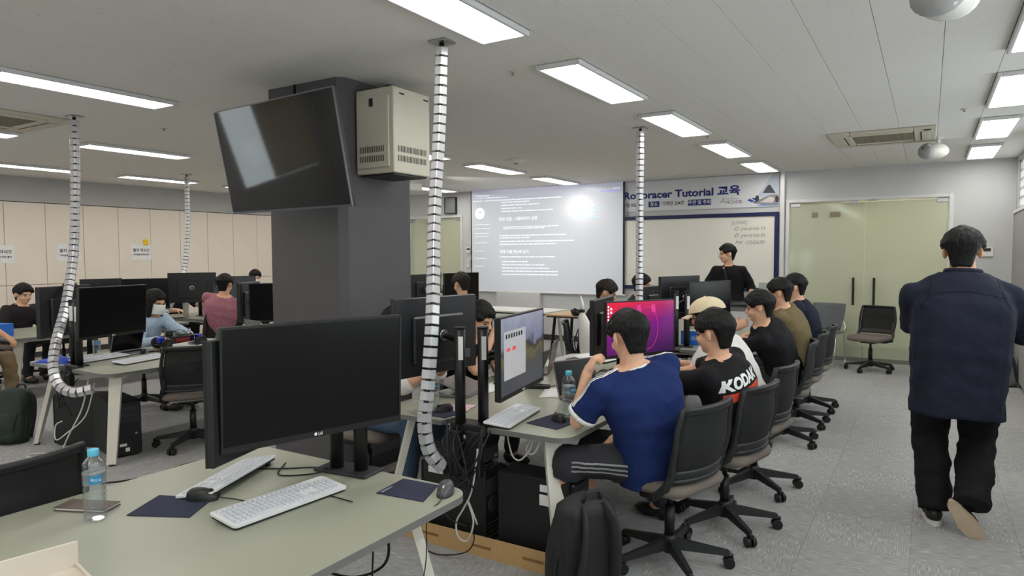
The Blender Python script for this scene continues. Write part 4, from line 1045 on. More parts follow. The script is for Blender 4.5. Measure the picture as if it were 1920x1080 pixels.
# ------------------------------------------------------------------ PC towers, cardboard, cables below the desks
m_pc = mat('black pc steel', (24,24,26), .5, var=.1); m_pcg = mat('pc vent grey', (58,58,62), .6)
def pc(label, x, y, rz, w=.185, d=.42, h=.42, z=0, stickers=(), rear=False):
    t = thing('pc_tower', label, 'computer tower', (x, y, z), rad(rz), 'black pc towers')
    MB().box((0, 0, h/2+.012), (w, d, h), bev=.006).build('case', m_pc, t)
    MB().box((0, -d/2-.012, h/2+.012), (w-.006, .026, h-.006), bev=.010).build('front_panel', m_black, t)
    for k in range(3): MB().box((0, -d/2-.026, h-.05-k*.045), (w-.04, .003, .036)).build('drive_cover', m_dark, t)
    MB().cyl((w*.3, -d/2-.025, h*.42), (w*.3, -d/2-.029, h*.42), .009, 12).build('power_button', m_steel, t)
    for sx in (-1, 1):
        for sy in (-1, 1): MB().cyl((sx*w*.38, sy*d*.40, 0), (sx*w*.38, sy*d*.40, .014), .014, 10).build('foot', m_dark, t)
    b = MB(); b.box((0, d/2+.002, h*.80), (w-.03, .004, .085)); b.cyl((.02, d/2, h*.55), (.02, d/2+.006, h*.55), .045, 16)
    b.build('rear_fan', m_pcg, t)
    pp = MB()
    for k in range(5): pp.box((-w*.28, d/2+.004, h*.62-k*.03), (.03, .006, .016))
    for k in range(4): pp.box((.0, d/2+.004, h*.30-k*.024), (w*.7, .004, .010))
    tag(pp.build('rear_ports', m_steel, t), kind='stuff')
    for (sd, a, b_, sw, sh) in stickers:
        if sd == 'L': MB().box((-w/2-.001, a, b_), (.002, sw, sh)).build('sticker', m_paper, t)
        elif sd == 'R': MB().box((w/2+.001, a, b_), (.002, sw, sh)).build('sticker', m_paper, t)
        elif sd == 'F': MB().box((a, -d/2-.0265, b_), (sw, .003, sh)).build('sticker', m_paper, t)
        elif sd == 'T': MB().box((a, b_, h+.0135), (sw, sh, .002)).build('sticker', m_paper, t)
    return t
pc('black pc tower with two white stickers under the middle desk', -1.70, 3.06, 90, z=.012, stickers=(('L', -.10, .385, .11, .035), ('L', -.105, .325, .125, .055), ('T', 0, -.18, .012, .06)))
pc('black pc tower under the middle desk beside the cardboard, left one', -2.20, 3.06, -90, h=.40, z=.012, stickers=(('R', -.12, .37, .10, .035), ('T', .05, -.16, .012, .05)))
pc('small black pc lying on the left tower under the middle desk', -2.20, 3.06, -90, .19, .36, .07, .432)
pc('open-backed black pc tower under the left desk', -6.02, 2.97, -70, .20, .44, .42)
pc('black pc tower with blue badge under the left desk', -5.58, 2.98, 78, .22, .44, .43, stickers=(('F', -.03, .10, .05, .02), ('F', .0, .06, .03, .03)))
pc('flat black pc below the nearest desk at the lower frame edge', -2.05, 2.02, 100, .30, .36, .10, stickers=(('T', .1, -.12, .02, .12),))
pc('black pc tower below the far right desk', -1.85, 6.55, 90); pc('second black pc tower below the far right desk', -2.3, 6.5, -90)
pc('black pc tower below the far left desk', -9.0, 3.2, 80); pc('black pc tower below the desk of the man in pink', -8.9, 6.2, 80)
m_card = mat('brown cardboard', (196,160,108), .85, var=.05, vscale=30, bump=.05)
cd = thing('cardboard_tray', 'low brown cardboard tray around the pc towers under the middle desk', 'cardboard box', (-1.98, 3.14, 0))
MB().box((0, 0, .004), (.98, .50, .006)).build('bottom', m_card, cd)
def wallc(c, d): MB().box(c, d).build('side_wall', m_card, cd)
wallc((0, -.253, .055), (1.0, .006, .11)); wallc((0, .253, .055), (1.0, .006, .11)); wallc((-.497, 0, .055), (.006, .50, .11)); wallc((.497, 0, .055), (.006, .50, .11))
for x in (-.32, .02, .33): MB().box((x, -.2565, .055), (.12, .002, .014)).build('print', mat('brown print', (140,104,60), .8), cd)
def wire(label, P, r=.004, m=None, cat='cable'):
    P = [V(p) for p in P]; o = P[0]
    t = MB().tube(bez([p-o for p in P], 7), r, 6).build('cable', m or m_cable); t.location = o; return tag(t, label, cat, 'loose cables')
wire('pale looped network cable hanging beside the middle pc towers', [(-1.92, 2.80, .60), (-1.93, 2.78, .45), (-1.95, 2.77, .36), (-2.00, 2.78, .28), (-2.05, 2.79, .20), (-2.03, 2.78, .13), (-1.98, 2.79, .12), (-1.95, 2.80, .22), (-1.98, 2.79, .33), (-1.96, 2.80, .28), (-1.94, 2.82, .20)], .005, m_wcable)
wire('pale looped cable under the right corner of the middle desk', [(-1.84, 2.95, .66), (-1.82, 2.94, .60), (-1.79, 2.93, .545), (-1.74, 2.92, .54), (-1.69, 2.93, .60), (-1.68, 2.94, .66), (-1.72, 2.94, .59), (-1.67, 2.93, .58), (-1.63, 2.94, .66)], .005, m_wcable)
wire('pale cable coiled on the floor under the left desk', [(-5.55, 2.76, .62), (-5.58, 2.72, .40), (-5.66, 2.66, .20), (-5.72, 2.60, .03), (-5.80, 2.55, .012), (-5.68, 2.50, .012), (-5.55, 2.60, .012), (-5.66, 2.66, .014), (-5.82, 2.58, .012), (-5.98, 2.50, .012), (-6.02, 2.58, .012), (-5.9, 2.66, .012)], .006, m_wcable)
wire('second pale cable looping behind the left pc towers', [(-5.50, 2.78, .60), (-5.53, 2.72, .35), (-5.62, 2.62, .22), (-5.74, 2.60, .16), (-5.78, 2.62, .26), (-5.72, 2.64, .30)], .005, m_wcable)
wire('black cable hanging from the near pole stand into the cardboard', [(-2.05, 2.80, .62), (-2.07, 2.76, .45), (-2.12, 2.74, .33), (-2.05, 2.72, .25), (-1.95, 2.73, .22)], .004)
wire('black cable crossing the carpet left of the nearest desk', [(-6.3, 1.6, .006), (-5.6, 1.95, .006), (-4.8, 2.55, .006), (-4.75, 3.1, .006), (-4.6, 3.6, .006)], .006)
wire('thin black cord curling out of the cardboard tray', [(-1.97, 2.80, .20), (-1.96, 2.82, .12), (-2.0, 2.80, .05), (-2.15, 2.78, .01), (-2.3, 2.80, .008)], .0035)
wire('black mouse cord across the back of the nearest desk', [(-2.30, 1.92, .704), (-2.20, 1.80, .704), (-2.10, 1.86, .704), (-2.04, 1.92, .716)], .003)
wire('black display cord trailing behind the nearest keyboard', [(-2.42, 1.76, .704), (-2.25, 1.86, .704), (-2.16, 1.93, .704), (-2.06, 1.93, .716)], .003)
wire('black cable bundle drooping under the nearest desk', [(-1.86, 1.90, .66), (-1.80, 1.98, .50), (-1.84, 2.02, .34), (-1.95, 1.96, .28), (-2.1, 1.90, .30)], .006)
wire('black cable falling to the floor beside the bundle', [(-1.84, 1.92, .66), (-1.84, 1.95, .45), (-1.86, 1.97, .25), (-1.84, 2.02, .1), (-1.86, 2.06, .015)], .004)
cbx = thing('cable_spine', 'perforated black cable holder with tangled leads below the middle poles', 'cable holder', (-2.0, 2.80, 0))
for dx, dy in ((-.07, .0), (.04, .03)):
    p_ = MB().box((dx, dy, .56), (.09, .05, .24), bev=.008).build('holder_plate', m_black, cbx)
    for k in range(6): MB().cyl((dx-.025+.05*(k % 2), dy-.026, .47+.04*k), (dx-.025+.05*(k % 2), dy-.030, .47+.04*k), .006, 8).build('rivet', m_pcg, p_)
tg_ = MB(); random.seed(3)
for k in range(12):
    a = V((random.uniform(-.12, .14), random.uniform(-.06, .05), random.uniform(.62, .74))); b = V((random.uniform(-.10, .10), random.uniform(-.08, .02), random.uniform(.36, .50)))
    mdl = a.lerp(b, .5)+V((random.uniform(-.10, .10), random.uniform(-.08, 0), random.uniform(-.05, .05)))
    tg_.tube(bez([a, mdl, b], 6), random.choice((.003, .004, .005)), 6)
tag(tg_.build('tangled_leads', m_cable, cbx), kind='stuff')
cb2 = thing('cable_spine', 'tangled black leads hanging below the left desk poles', 'cable holder', (-5.84, 2.74, 0)); tg_ = MB()
for k in range(10):
    a = V((random.uniform(-.12, .14), random.uniform(-.06, .05), random.uniform(.60, .70))); b = V((random.uniform(-.14, .14), random.uniform(-.08, .02), random.uniform(.30, .48)))
    tg_.tube(bez([a, a.lerp(b, .5)+V((random.uniform(-.10, .10), random.uniform(-.08, 0), 0)), b], 6), .004, 6)
tag(tg_.build('tangled_leads', m_cable, cb2), kind='stuff')
MB().box((0, 0, .60), (.16, .05, .10), bev=.008).build('holder_plate', m_black, cb2)

# ------------------------------------------------------------------ bags
m_bag = mat('black backpack nylon', (26,26,29), .62, var=.15, bump=.2, bscale=60); m_bagd = mat('dark backpack strap', (36,36,40), .7, var=.1)
def backpack(label, x, y, rz, lean=12, s=1, m=None, flat=False):
    t = thing('backpack', label, 'backpack', (x, y, 0), rad(rz)); t.scale = (s, s, s)
    Rl = Matrix.Rotation(rad(lean), 3, 'X'); m = m or m_bag
    def body(u, v):
        a = 2*math.pi*u; n = .55; ca, sa = math.cos(a), math.sin(a)
        p = [(0, .0), (.80, .0), (1, .04), (1.0, .20), (.96, .36), (.84, .45), (.5, .49), (0, .495)]
        i = min(int(v*7), 6); f_ = v*7-i; r_ = p[i][0]*(1-f_)+p[i+1][0]*f_; z = p[i][1]*(1-f_)+p[i+1][1]*f_
        d = 1+.04*math.sin(a*5+z*20)
        return Rl@V((.155*math.copysign(abs(ca)**n, ca)*r_*d, .105*math.copysign(abs(sa)**n, sa)*r_*d*(1.15-.6*z), z))
    MB().grid(body, 36, 21).build('main_compartment', m, t)
    pk = MB(); pk.grid(lambda u, v: Rl@V((-.12+.24*u, -.085-.055*math.sin(math.pi*min(max(u, .02), .98))**.4*math.sin(math.pi*min(max(v, .02), .98))**.4, .04+.22*v)), 14, 12, .01); pk.build('front_pocket', m, t)
    for s_ in (-1, 1): MB().tube(bez([Rl@V((s_*.05, .05, .47)), Rl@V((s_*.075, .115, .40)), Rl@V((s_*.09, .135, .25)), Rl@V((s_*.11, .11, .06))], 6), .028, 10, sq=(.45, 1.1)).build('shoulder_strap', m_bagd, t)
    MB().tube([Rl@V((-.05, .04, .485)), Rl@V((-.03, .045, .53)), Rl@V((.03, .045, .53)), Rl@V((.05, .04, .485))], .010, 8).build('carry_handle', m_bagd, t)
    for k in (0, 1): MB().tube([Rl@V((.158*math.cos(a), -.02+k*.045-.06*abs(math.cos(a))*0, .05+.42*math.sin(a)**.7)) for a in [math.pi*j/14 for j in range(15)]], .004, 6).build('zip', m_dark, t)
    return t
backpack('black backpack leaning against the leg of the middle desk', -1.36, 2.80, 240, -8, 1.0)
backpack('dark green backpack on the floor under the left desk', -6.62, 2.62, 30, -18, .95, mat('dark green nylon', (28,42,36), .7, var=.2, bump=.2))
backpack('grey backpack on the floor by the right wall', .80, 9.80, 200, 15, .80, mat('grey ripstop nylon', (112,114,116), .7, var=.2, bump=.2))
backpack('black bag standing behind the grey backpack at the right wall', .70, 10.40, 180, 5, 1.2)

# ------------------------------------------------------------------ papers, notebooks, laptops, boxes
t = thing('notebook', 'brown leather notebook beside the near water bottle', 'notebook', (-2.49, 1.22, DZ), rad(24)); m_leath = mat('brown leather', (98,84,74), .5, bump=.15, bscale=200)
MB().box((0, 0, .003), (.19, .085, .004), bev=.001).build('back_cover', m_leath, t); MB().box((0, 0, .008), (.18, .078, .006)).build('pages', m_paper, t); MB().box((0, 0, .0125), (.19, .085, .003), bev=.001).build('front_cover', m_leath, t)
def desk_box():
    t = thing('storage_tray', 'cream plastic tray with upright panel at the lower left corner', 'tray', (-2.03, .965, DZ), rad(-11)); m_ = mat('cream plastic', (214,204,190), .5, var=.01)
    MB().box((0, -.22, .040), (.006, .44, .080), bev=.002).build('back_panel', m_, t); MB().box((.13, -.22, .004), (.26, .44, .008), bev=.002).build('tray_base', m_, t)
    for y in (-.435, -.005): MB().box((.13, y, .010), (.26, .008, .018), bev=.002).build('rim', m_, t)
    MB().box((.256, -.22, .010), (.008, .42, .018), bev=.002).build('rim', m_, t)
    MB().box((.12, -.22, .012), (.16, .24, .008), bev=.002).build('paper_stack', m_paper, t)
desk_box()
m_lap = mat('silver grey laptop', (134,134,136), .35, metal=.4); m_lapb = mat('dusky rose laptop', (112,96,96), .4, metal=.3)
m_lapscr = mat('laptop lit screen', (180,205,225), .3, emit=(180,210,235), estr=.8)
def laptop(label, x, y, rz, open_=110, m=None, scr=None, z=DZ, W=.32, D_=.22):
    t = thing('laptop', label, 'laptop', (x, y, z), rad(rz), 'laptops'); m = m or m_lap
    MB().box((0, 0, .009), (W, D_, .014), bev=.003).build('base', m, t)
    kb = MB()
    for r in range(5):
        for k in range(13): kb.box((-W*.42+k*W*.07, D_*.36-r*.019, .0168), (W*.058, .014, .002))
    tag(kb.build('keys', m_black, t), kind='stuff')
    Rl = Matrix.Translation((0, D_/2, .014)) @ Matrix.Rotation(rad(open_), 4, 'X')
    ld = MB().box((0, -D_/2, .003), (W, D_, .006), bev=.002).build('lid', m, t); ld.matrix_local = Matrix.Translation((0, D_/2, .016)) @ Matrix.Rotation(rad(-open_), 4, 'X')
    MB().box((0, -D_/2, -.0004), (W-.016, D_-.016, .0012)).build('display', scr or m_screen_off, ld)
    return t
laptop('silver laptop open on the left desk, lid towards the camera', -6.12, 3.45, 100, 75)
laptop('dusky rose laptop in front of the blue-shirted man', -1.72, 3.72, 65, 108, m_lapb)
laptop('brown laptop standing open by the landscape monitor', -2.50, 4.42, -70, 100, m_lapb)
laptop('grey laptop used by the white-sleeved person', -2.52, 3.50, -80, 20)
laptop('lit laptop on the far left desk', -8.80, 4.05, -100, 105, m_lap, m_lapscr)
laptop('black laptop beside the man looking down', -2.40, 3.98, -80, 112, m_black)
laptop('thin silver laptop edge-on at the end of the left desk', -5.72, 4.55, 170, 95)
def sheet(label, x, y, rz, w=.21, d=.297, n=1, m=None, z=DZ, cat='paper'):
    t = thing('paper_sheet', label, cat, (x, y, z), rad(rz)); 
    for k in range(n): MB().grid(lambda u, v: (-w/2+w*u+.006*k, -d/2+d*v, .001+.003*k+.006*math.sin(u*2.6)*math.sin(v*3)), 4, 4, .0008).build('sheet', m or m_paper, t, rot=(0, 0, rad(4*k)))
    return t
sheet('white papers on the middle desk beyond the clear bottle', -1.98, 3.80, 20, n=2); sheet('pink folder on the middle desk behind the poles', -2.28, 3.12, 15, .16, .22, 1, mat('pink folder', (226,190,204), .6), cat='folder')
sheet('pale green sheet behind the man in the printed tee', -1.66, 5.12, 80, .22, .16, 1, mat('pale green sheet', (196,206,196), .5))
sheet('white papers before the white-sleeved person', -2.45, 3.72, -10, n=2)
sheet('white papers under the far cable column', -8.62, 6.05, 30, n=1)
bk = thing('open_book', 'open white notebook lying beyond the landscape monitor', 'book', (-2.36, 5.16, DZ), rad(-8))
for s_ in (-1, 1): MB().grid(lambda u, v: (s_*.19*u, -.13+.26*v, .004+.022*math.sin(u*2.6)), 8, 2, .004).build('page_block', m_paper, bk)
MB().box((0, 0, .002), (.39, .27, .004)).build('cover', m_dark, bk)
t = thing('power_adapter', 'black power adapter near the foot of the landscape monitor', 'adapter', (-2.16, 3.86, DZ), rad(20)); MB().box((0, 0, .014), (.15, .05, .028), bev=.006).build('brick', m_black, t); MB().tube(bez([(.07, 0, .014), (.12, .03, .02), (.16, .0, .006), (.22, .04, .006)], 6), .003, 6).build('lead', m_cable, t)
t = thing('usb_hub', 'black box with white top and leads beside the open notebook', 'hub', (-2.08, 4.40, DZ), rad(15)); MB().box((0, 0, .022), (.14, .10, .044), bev=.005).build('box', m_black, t); MB().box((0, 0, .046), (.12, .08, .004)).build('top_label', m_paper, t)
for k in range(3): MB().tube(bez([(.07, -.02+.02*k, .02), (.12, -.03+.04*k, .05), (.17, .0+.03*k, .03), (.15, -.08, .005), (.22, -.12+.05*k, .005)], 6), .003, 6).build('lead', m_cable, t)
m_bluebox = mat('blue carton', (36,108,206), .6, var=.02)
def carton(label, x, y, rz, w, d, h, z=DZ, white=True):
    t = thing('carton', label, 'box', (x, y, z), rad(rz)); MB().box((0, 0, h/2), (w, d, h), bev=.002).build('carton_body', m_bluebox, t)
    if white:
        MB().box((-w/2-.0008, 0, h/2), (.0012, d-.002, h-.002)).build('white_side', m_paper, t); MB().box((0, 0, h+.0006), (w-.002, d-.002, .0012)).build('white_top', m_paper, t)
        mb = MB(); 
        for k in range(5): mb.box((-w/2-.0018, -d*.3+k*.012, h*.35), (.0008, .006, h*.4))
        tag(mb.build('print_bars', m_grey, t), kind='stuff')
    MB().lathe([(.024, 0), (.024, .001)], 20).build('seal', mat('light blue print', (120,180,240), .6), t, loc=(.02, -d/2-.0012, h*.5), rot=RF)
    return t
carton('blue and white carton on the far right desk', -1.93, 6.52, 0, .20, .15, .135); carton('blue carton on the far left desk at the frame edge', -8.72, 3.42, 20, .22, .16, .14, white=False)
t = thing('blue_cloth', 'bright blue pouch on the corner of the left desk', 'pouch', (-6.18, 2.84, DZ), rad(20))
MB().grid(lambda u, v: (-.16+.32*u, -.09+.18*v, .002+.04*math.sin(math.pi*u)**.6*math.sin(math.pi*v)**.6*(1+.2*math.sin(9*u+5*v))), 14, 10, .003).build('fabric', mat('bright blue nylon', (28,72,190), .55, bump=.2, bscale=40), t)
t = thing('paper_tray', 'white open tray of papers on the left desk before the race car', 'tray', (-5.92, 3.98, DZ), rad(108))
MB().box((0, 0, .004), (.46, .26, .006)).build('tray_floor', m_white, t)
for x, y, sx, sy in ((0, -.13, .46, .005), (0, .13, .46, .005), (-.23, 0, .005, .26), (.23, 0, .005, .26)): MB().box((x, y, .03), (sx, sy, .055)).build('tray_wall', m_white, t)
MB().grid(lambda u, v: (-.20+.4*u, -.10+.2*v, .012+.01*math.sin(u*3)), 5, 4, .002).build('paper', m_paper, t)
t = thing('cup', 'pale green paper cup beside the far cable column', 'cup', (-9.0, 5.82, DZ)); MB().lathe([(.03, 0), (.042, .20), (.044, .205), (.040, .20), (.029, .006), (.001, .006)], 20).build('cup_wall', mat('pale green card', (196,202,186), .6), t)

# toy race car on the left desk
rc = thing('toy_race_car', 'remote-controlled race car with blue parts and bare electronics on the left desk', 'toy car', (-6.12, 3.88, DZ), rad(-10))
m_tyre = mat('rubber tyre', (20,20,21), .8, bump=.3, bscale=200); m_rcb = mat('anodised blue', (36,58,190), .3, metal=.6); m_pcb = mat('green board', (40,90,60), .5)
MB().box((0, 0, .045), (.17, .40, .006), bev=.002).build('chassis_plate', m_black, rc); MB().box((0, .0, .115), (.15, .30, .005), bev=.002).build('upper_deck', m_black, rc)
for sx in (-1, 1):
    for sy in (-1, 1):
        c = V((sx*.125, sy*.155, .052)); w_ = MB(); w_.tube([c+V((-.022, 0, 0)), c+V((-.018, 0, 0)), c+V((.018, 0, 0)), c+V((.022, 0, 0))], [.042, .052, .052, .042], 20); w_o = w_.build('wheel', m_tyre, rc)
        MB().cyl(c+V((sx*.020, 0, 0)), c+V((sx*.024, 0, 0)), .026, 14).build('rim', m_dark, w_o)
        MB().tube([V((sx*.05, sy*.13, .10)), V((sx*.09, sy*.155, .05))], .008, 8).build('shock_absorber', m_rcb, rc)
for x, y in ((-.06, -.12), (.06, -.12), (-.06, .12), (.06, .12)): MB().cyl((x, y, .045), (x, y, .115), .005, 8).build('standoff', m_steel, rc)
MB().box((0, -.17, .085), (.10, .05, .06), bev=.01).build('front_tower', m_rcb, rc); MB().box((0, .17, .085), (.10, .05, .06), bev=.01).build('rear_tower', m_rcb, rc)
MB().box((0, .02, .075), (.07, .14, .05), bev=.004).build('battery', mat('red shrink wrap', (150,40,44), .4), rc); MB().box((-.01, .03, .124), (.09, .10, .012)).build('circuit_board', m_pcb, rc)
MB().box((-.01, .03, .138), (.05, .05, .016)).build('heat_sink', m_steel, rc); MB().lathe([(.03, .118), (.034, .125), (.034, .165), (.028, .17)], 18).build('lidar', m_black, rc, loc=(0, -.09, 0))
MB().lathe([(.012, 0), (.012, .012)], 12).build('stop_button', mat('red button', (196,50,44), .4), rc, loc=(.0, .11, .118))
tg_ = MB()
for k in range(9):
    a = V((random.uniform(-.06, .06), random.uniform(-.14, .14), .12)); b = V((random.uniform(-.07, .07), random.uniform(-.14, .14), .11)); tg_.tube(bez([a, a.lerp(b, .5)+V((random.uniform(-.03, .03), 0, .05)), b], 5), .0025, 5)
tag(tg_.build('wiring', m_cable, rc), kind='stuff')
hd = thing('headset', 'black headset lying before the silver laptop', 'headset', (-5.95, 3.52, DZ), rad(40))
MB().tube([(.08*math.cos(a), .075*math.sin(a), .012) for a in [math.pi*k/12 for k in range(13)]], .008, 8).build('headband', m_black, hd)
for s_ in (-1, 1): MB().ell((s_*.08, -.01, .026), (.022, .034, .026)).build('ear_cup', m_black, hd)
MB().tube(bez([(.08, -.03, .01), (.16, -.06, .005), (.10, -.16, .005), (.24, -.14, .005)], 8), .003, 6).build('lead', m_cable, hd)
# white robot arm shell near the wooden table
rb = thing('robot_arm', 'tall white robot arm shell standing between the desks near the wooden table', 'robot', (-2.72, 5.75, 0))
def shell(u, v):
    a = 2*math.pi*u; z = .62+.42*v; w_ = .075*(math.sin(math.pi*min(1, v*.75+.18))**.7)+.006; cx = -.05*v+.035*math.sin(v*3)
    return (cx+w_*math.cos(a)*.9, .045*math.sin(a)*(w_/.08), z)
MB().grid(shell, 20, 16).build('forearm_shell', m_white, rb); MB().tube([(-.025, 0, 1.05), (-.03, 0, 1.12), (-.045, 0, 1.19)], [.022, .016, .004], 10).build('finger_tip', m_white, rb)
MB().cyl((-.03, 0, 1.035), (-.03, 0, 1.065), .026, 12).build('wrist_joint', m_black, rb)
mb = MB(); mb.ell((-.09, -.01, 1.03), (.05, .03, .035)); mb.tube([(-.06, 0, 1.03), (-.10, -.01, 1.06), (-.14, -.01, 1.04)], .014, 8); mb.build('gripper_motor', m_black, rb)
MB().tube([(.0, 0, 0), (.0, 0, .30), (-.04, 0, .62), (-.06, 0, .86)], [.03, .028, .022, .014], 10).build('support_column', m_black, rb); MB().lathe([(.17, 0), (.17, .03), (.05, .05)], 20).build('floor_base', m_black, rb)
MB().tube(bez([(-.07, 0, .88), (-.10, -.02, .75), (-.06, -.03, .62), (.0, -.04, .40), (.02, -.04, .1)], 6), .006, 6).build('lead', m_cable, rb)

# ------------------------------------------------------------------ front tables, lectern, visitor chair
m_wood = mat('light beech laminate', (206,172,128), .5, var=.10, vscale=4, stretch=(1, 14, 1))
def side_table(label, x0, x1, y0, y1, z, top, legm):
    t = thing('side_table', label, 'table', ((x0+x1)/2, (y0+y1)/2, 0)); w_, l_ = x1-x0, y1-y0
    MB().box((0, 0, z-.012), (w_, l_, .024), bev=.003).build('tabletop', top, t); MB().box((0, 0, z-.034), (w_-.04, l_-.04, .02)).build('apron', m_black, t)
    for sx in (-1, 1):
        for sy in (-1, 1): MB().tube([(sx*(w_/2-.12), sy*(l_/2-.08), z-.03), (sx*(w_/2-.05), sy*(l_/2-.05), 0)], .024, 4, smooth=False).build('leg', legm, t)
side_table('light wooden table with black legs below the projection screen', -4.52, -3.30, 8.25, 8.95, .75, m_wood, m_black)
side_table('long white table below the left part of the projection screen', -6.65, -4.62, 8.45, 9.15, .75, m_white, m_legw)
wire('pale cable lying on the wall side of the wooden table', [(-4.57, 9.25, .40), (-4.56, 9.2, .15), (-4.5, 9.15, .012), (-4.3, 9.3, .012), (-4.1, 9.6, .012)], .008, m_wcable)
ld_ = thing('lectern', 'low presenter console desk in front of the whiteboard', 'lectern', (-2.0, 8.95, 0)); m_con = mat('grey console laminate', (120,120,122), .5)
MB().box((0, 0, .46), (1.25, .42, .92), bev=.01).build('body', m_con, ld_); MB().box((0, 0, .935), (1.35, .5, .03), bev=.008).build('worktop', m_dark, ld_); MB().box((0, -.213, .5), (1.1, .01, .7), bev=.004).build('front_panel', m_wallw, ld_)
mc = thing('gooseneck_microphone', 'gooseneck microphone pointing up in front of the presenter', 'microphone', (-2.16, 8.80, .95))
MB().box((0, 0, .012), (.10, .12, .024), bev=.006).build('foot', m_black, mc); MB().tube(bez([(0, 0, .02), (-.01, 0, .17), (-.04, .02, .33), (-.075, .04, .445)], 6), .005, 8).build('gooseneck', m_dark, mc)
MB().ell((-.078, .042, .460), (.014, .014, .024), 12, 8).build('capsule', m_black, mc); MB().tube([(-.074, .040, .437), (-.076, .041, .445)], .012, 10).build('light_ring', mat('red ring', (220,150,140), .4, emit=(255,150,130), estr=.6), mc)
laptop('open grey laptop on the presenter console', -1.62, 8.92, 180, 82, mat('grey green laptop lid', (150,156,150), .4), None, .95, .36, .25)
vc = thing('visitor_chair', 'dark grey plastic visitor chair with slotted back and chrome legs', 'chair', (-1.26, 10.55, 0), rad(180-10))
m_vc = mat('dark grey shell plastic', (92,95,99), .45)
bk_ = MB()
def vback(u, v):
    w_ = .225-.05*(1-v)**2; x = (-1+2*u)*w_; return (x, -.20-.10*v+.04*(x/.22)**2, .47+.38*v)
bk_.grid(vback, 12, 12, .012); bk_.build('backrest', m_vc, vc)
for k in range(4): MB().box((0, -.288+.014*(3-k)*-1+.026*(3-k)*0 +.0, .78-k*.062) if False else (vback(.5, (.31-k*.062+.0)/.38)[0], vback(.5, (.31-k*.062)/.38)[1]-.005, .78-k*.062), (.11, .022, .026), bev=.008).build('slot', m_wallw, vc)
MB().grid(lambda u, v: (-.215+.43*u, -.21+.43*v, .455-.02*math.sin(math.pi*u)*math.sin(math.pi*v)-.025*max(0, v-.8)*5*.3), 10, 10, .012).build('seat', m_vc, vc)
for s_ in (-1, 1):
    MB().tube(bez([(s_*.20, -.22, .60), (s_*.235, -.20, .52), (s_*.22, -.18, .43), (s_*.22, -.26, .012), (s_*.22, .0, .012), (s_*.22, .24, .012), (s_*.21, .18, .42), (s_*.10, .16, .435)], 6), .010, 8).build('sled_leg', m_chrome, vc)

# ------------------------------------------------------------------ people
TMP = bpy.data.scenes.new('workbench')
def remesh(mb, voxel, smooth=2, disp=None):
    me = bpy.data.meshes.new('raw'); me.from_pydata(mb.v, [], mb.f); me.update()
    o = bpy.data.objects.new('raw', me); TMP.collection.objects.link(o)
    r = o.modifiers.new('r', 'REMESH'); r.mode = 'VOXEL'; r.voxel_size = voxel; r.use_smooth_shade = True
    TMP.view_layers[0].update(); dg = TMP.view_layers[0].depsgraph
    out = bpy.data.meshes.new_from_object(o.evaluated_get(dg))
    bpy.data.objects.remove(o); bpy.data.meshes.remove(me)
    bm = bmesh.new(); bm.from_mesh(out)
    for _ in range(smooth): bmesh.ops.smooth_vert(bm, verts=bm.verts, factor=.5, use_axis_x=True, use_axis_y=True, use_axis_z=True)
    if disp:
        bm.normal_update()
        for v in bm.verts: v.co += v.normal*disp(v.co)
    for f in bm.faces: f.smooth = True
    bm.to_mesh(out); bm.free(); return out
def folds(amp, seed):
    def fn(p):
        q = V((p.x*9+seed, p.y*9, p.z*13)); a = noise.noise(q)
        b = noise.noise(V((p.x*22, p.y*22+seed, p.z*30+p.x*14)))
        return amp*(a*.9+.45*abs(b)-.2)
    return fn
m_skin = mat('warm skin', (224,176,146), .5, var=.05, vscale=25, spec=.35); m_skin2 = mat('tan skin', (206,156,124), .5, var=.05, vscale=25, spec=.35)
for m_ in (m_skin, m_skin2):
    b_ = m_.node_tree.nodes['Principled BSDF']; b_.inputs['Subsurface Weight'].default_value = .08; b_.inputs['Subsurface Radius'].default_value = (.01, .004, .002)
def hair_mat(name, rgb):
    m = mat(name, rgb, .55, var=.35, vscale=60, bump=.6, bscale=160, spec=.28, stretch=(1, 1, .25)); return m
m_hair = hair_mat('black hair', (15,14,14)); m_hairb = hair_mat('brown black hair', (36,28,25))
m_eye = mat('dark eye', (22,16,14), .15); m_brow = mat('dark brow', (30,24,22), .8); m_lip = mat('lip', (182,112,100), .5)
def cloth(name, rgb, rough=.85): return mat('cloth '+name, rgb, rough, var=.05, vscale=14, bump=.08, bscale=500, spec=.25)
def ring_loft(mb, rings, n=20):
    """rings: (center, xaxis, yaxis, rx, ry) -> closed loft (super-ellipse)"""
    vs = []
    for c, xa, ya, rx, ry in rings:
        for k in range(n):
            a = 2*math.pi*k/n; ca, sa = math.cos(a), math.sin(a); e = .82
            vs.append(c+xa*rx*math.copysign(abs(ca)**e, ca)+ya*ry*math.copysign(abs(sa)**e, sa))
    fs = [(i*n+k, i*n+(k+1) % n, (i+1)*n+(k+1) % n, (i+1)*n+k) for i in range(len(rings)-1) for k in range(n)]
    m = len(rings)-1; fs += [tuple(range(n))[::-1], tuple(m*n+k for k in range(n))]
    mb.add(vs, fs)
def limb(mb, pts, rs, n=12):
    """tapered limb with ball joints"""
    pts = [V(p) for p in pts]
    for i in range(len(pts)-1):
        if (pts[i+1]-pts[i]).length > 1e-4: mb.tube([pts[i], pts[i+1]], [rs[i], rs[i+1]], n)
    for p, r in zip(pts, rs): mb.ell(p, (r, r, r), 12, 8)
def ik(a, t, l1, l2, hint):
    a, t = V(a), V(t); d = t-a; L_ = min(d.length, (l1+l2)*.999); d = d.normalized(); t = a+d*L_
    x = (l1*l1-l2*l2+L_*L_)/(2*L_); h = math.sqrt(max(1e-6, l1*l1-x*x)); hv = V(hint); hv = (hv-d*hv.dot(d)).normalized()
    return a+d*x+hv*h, t
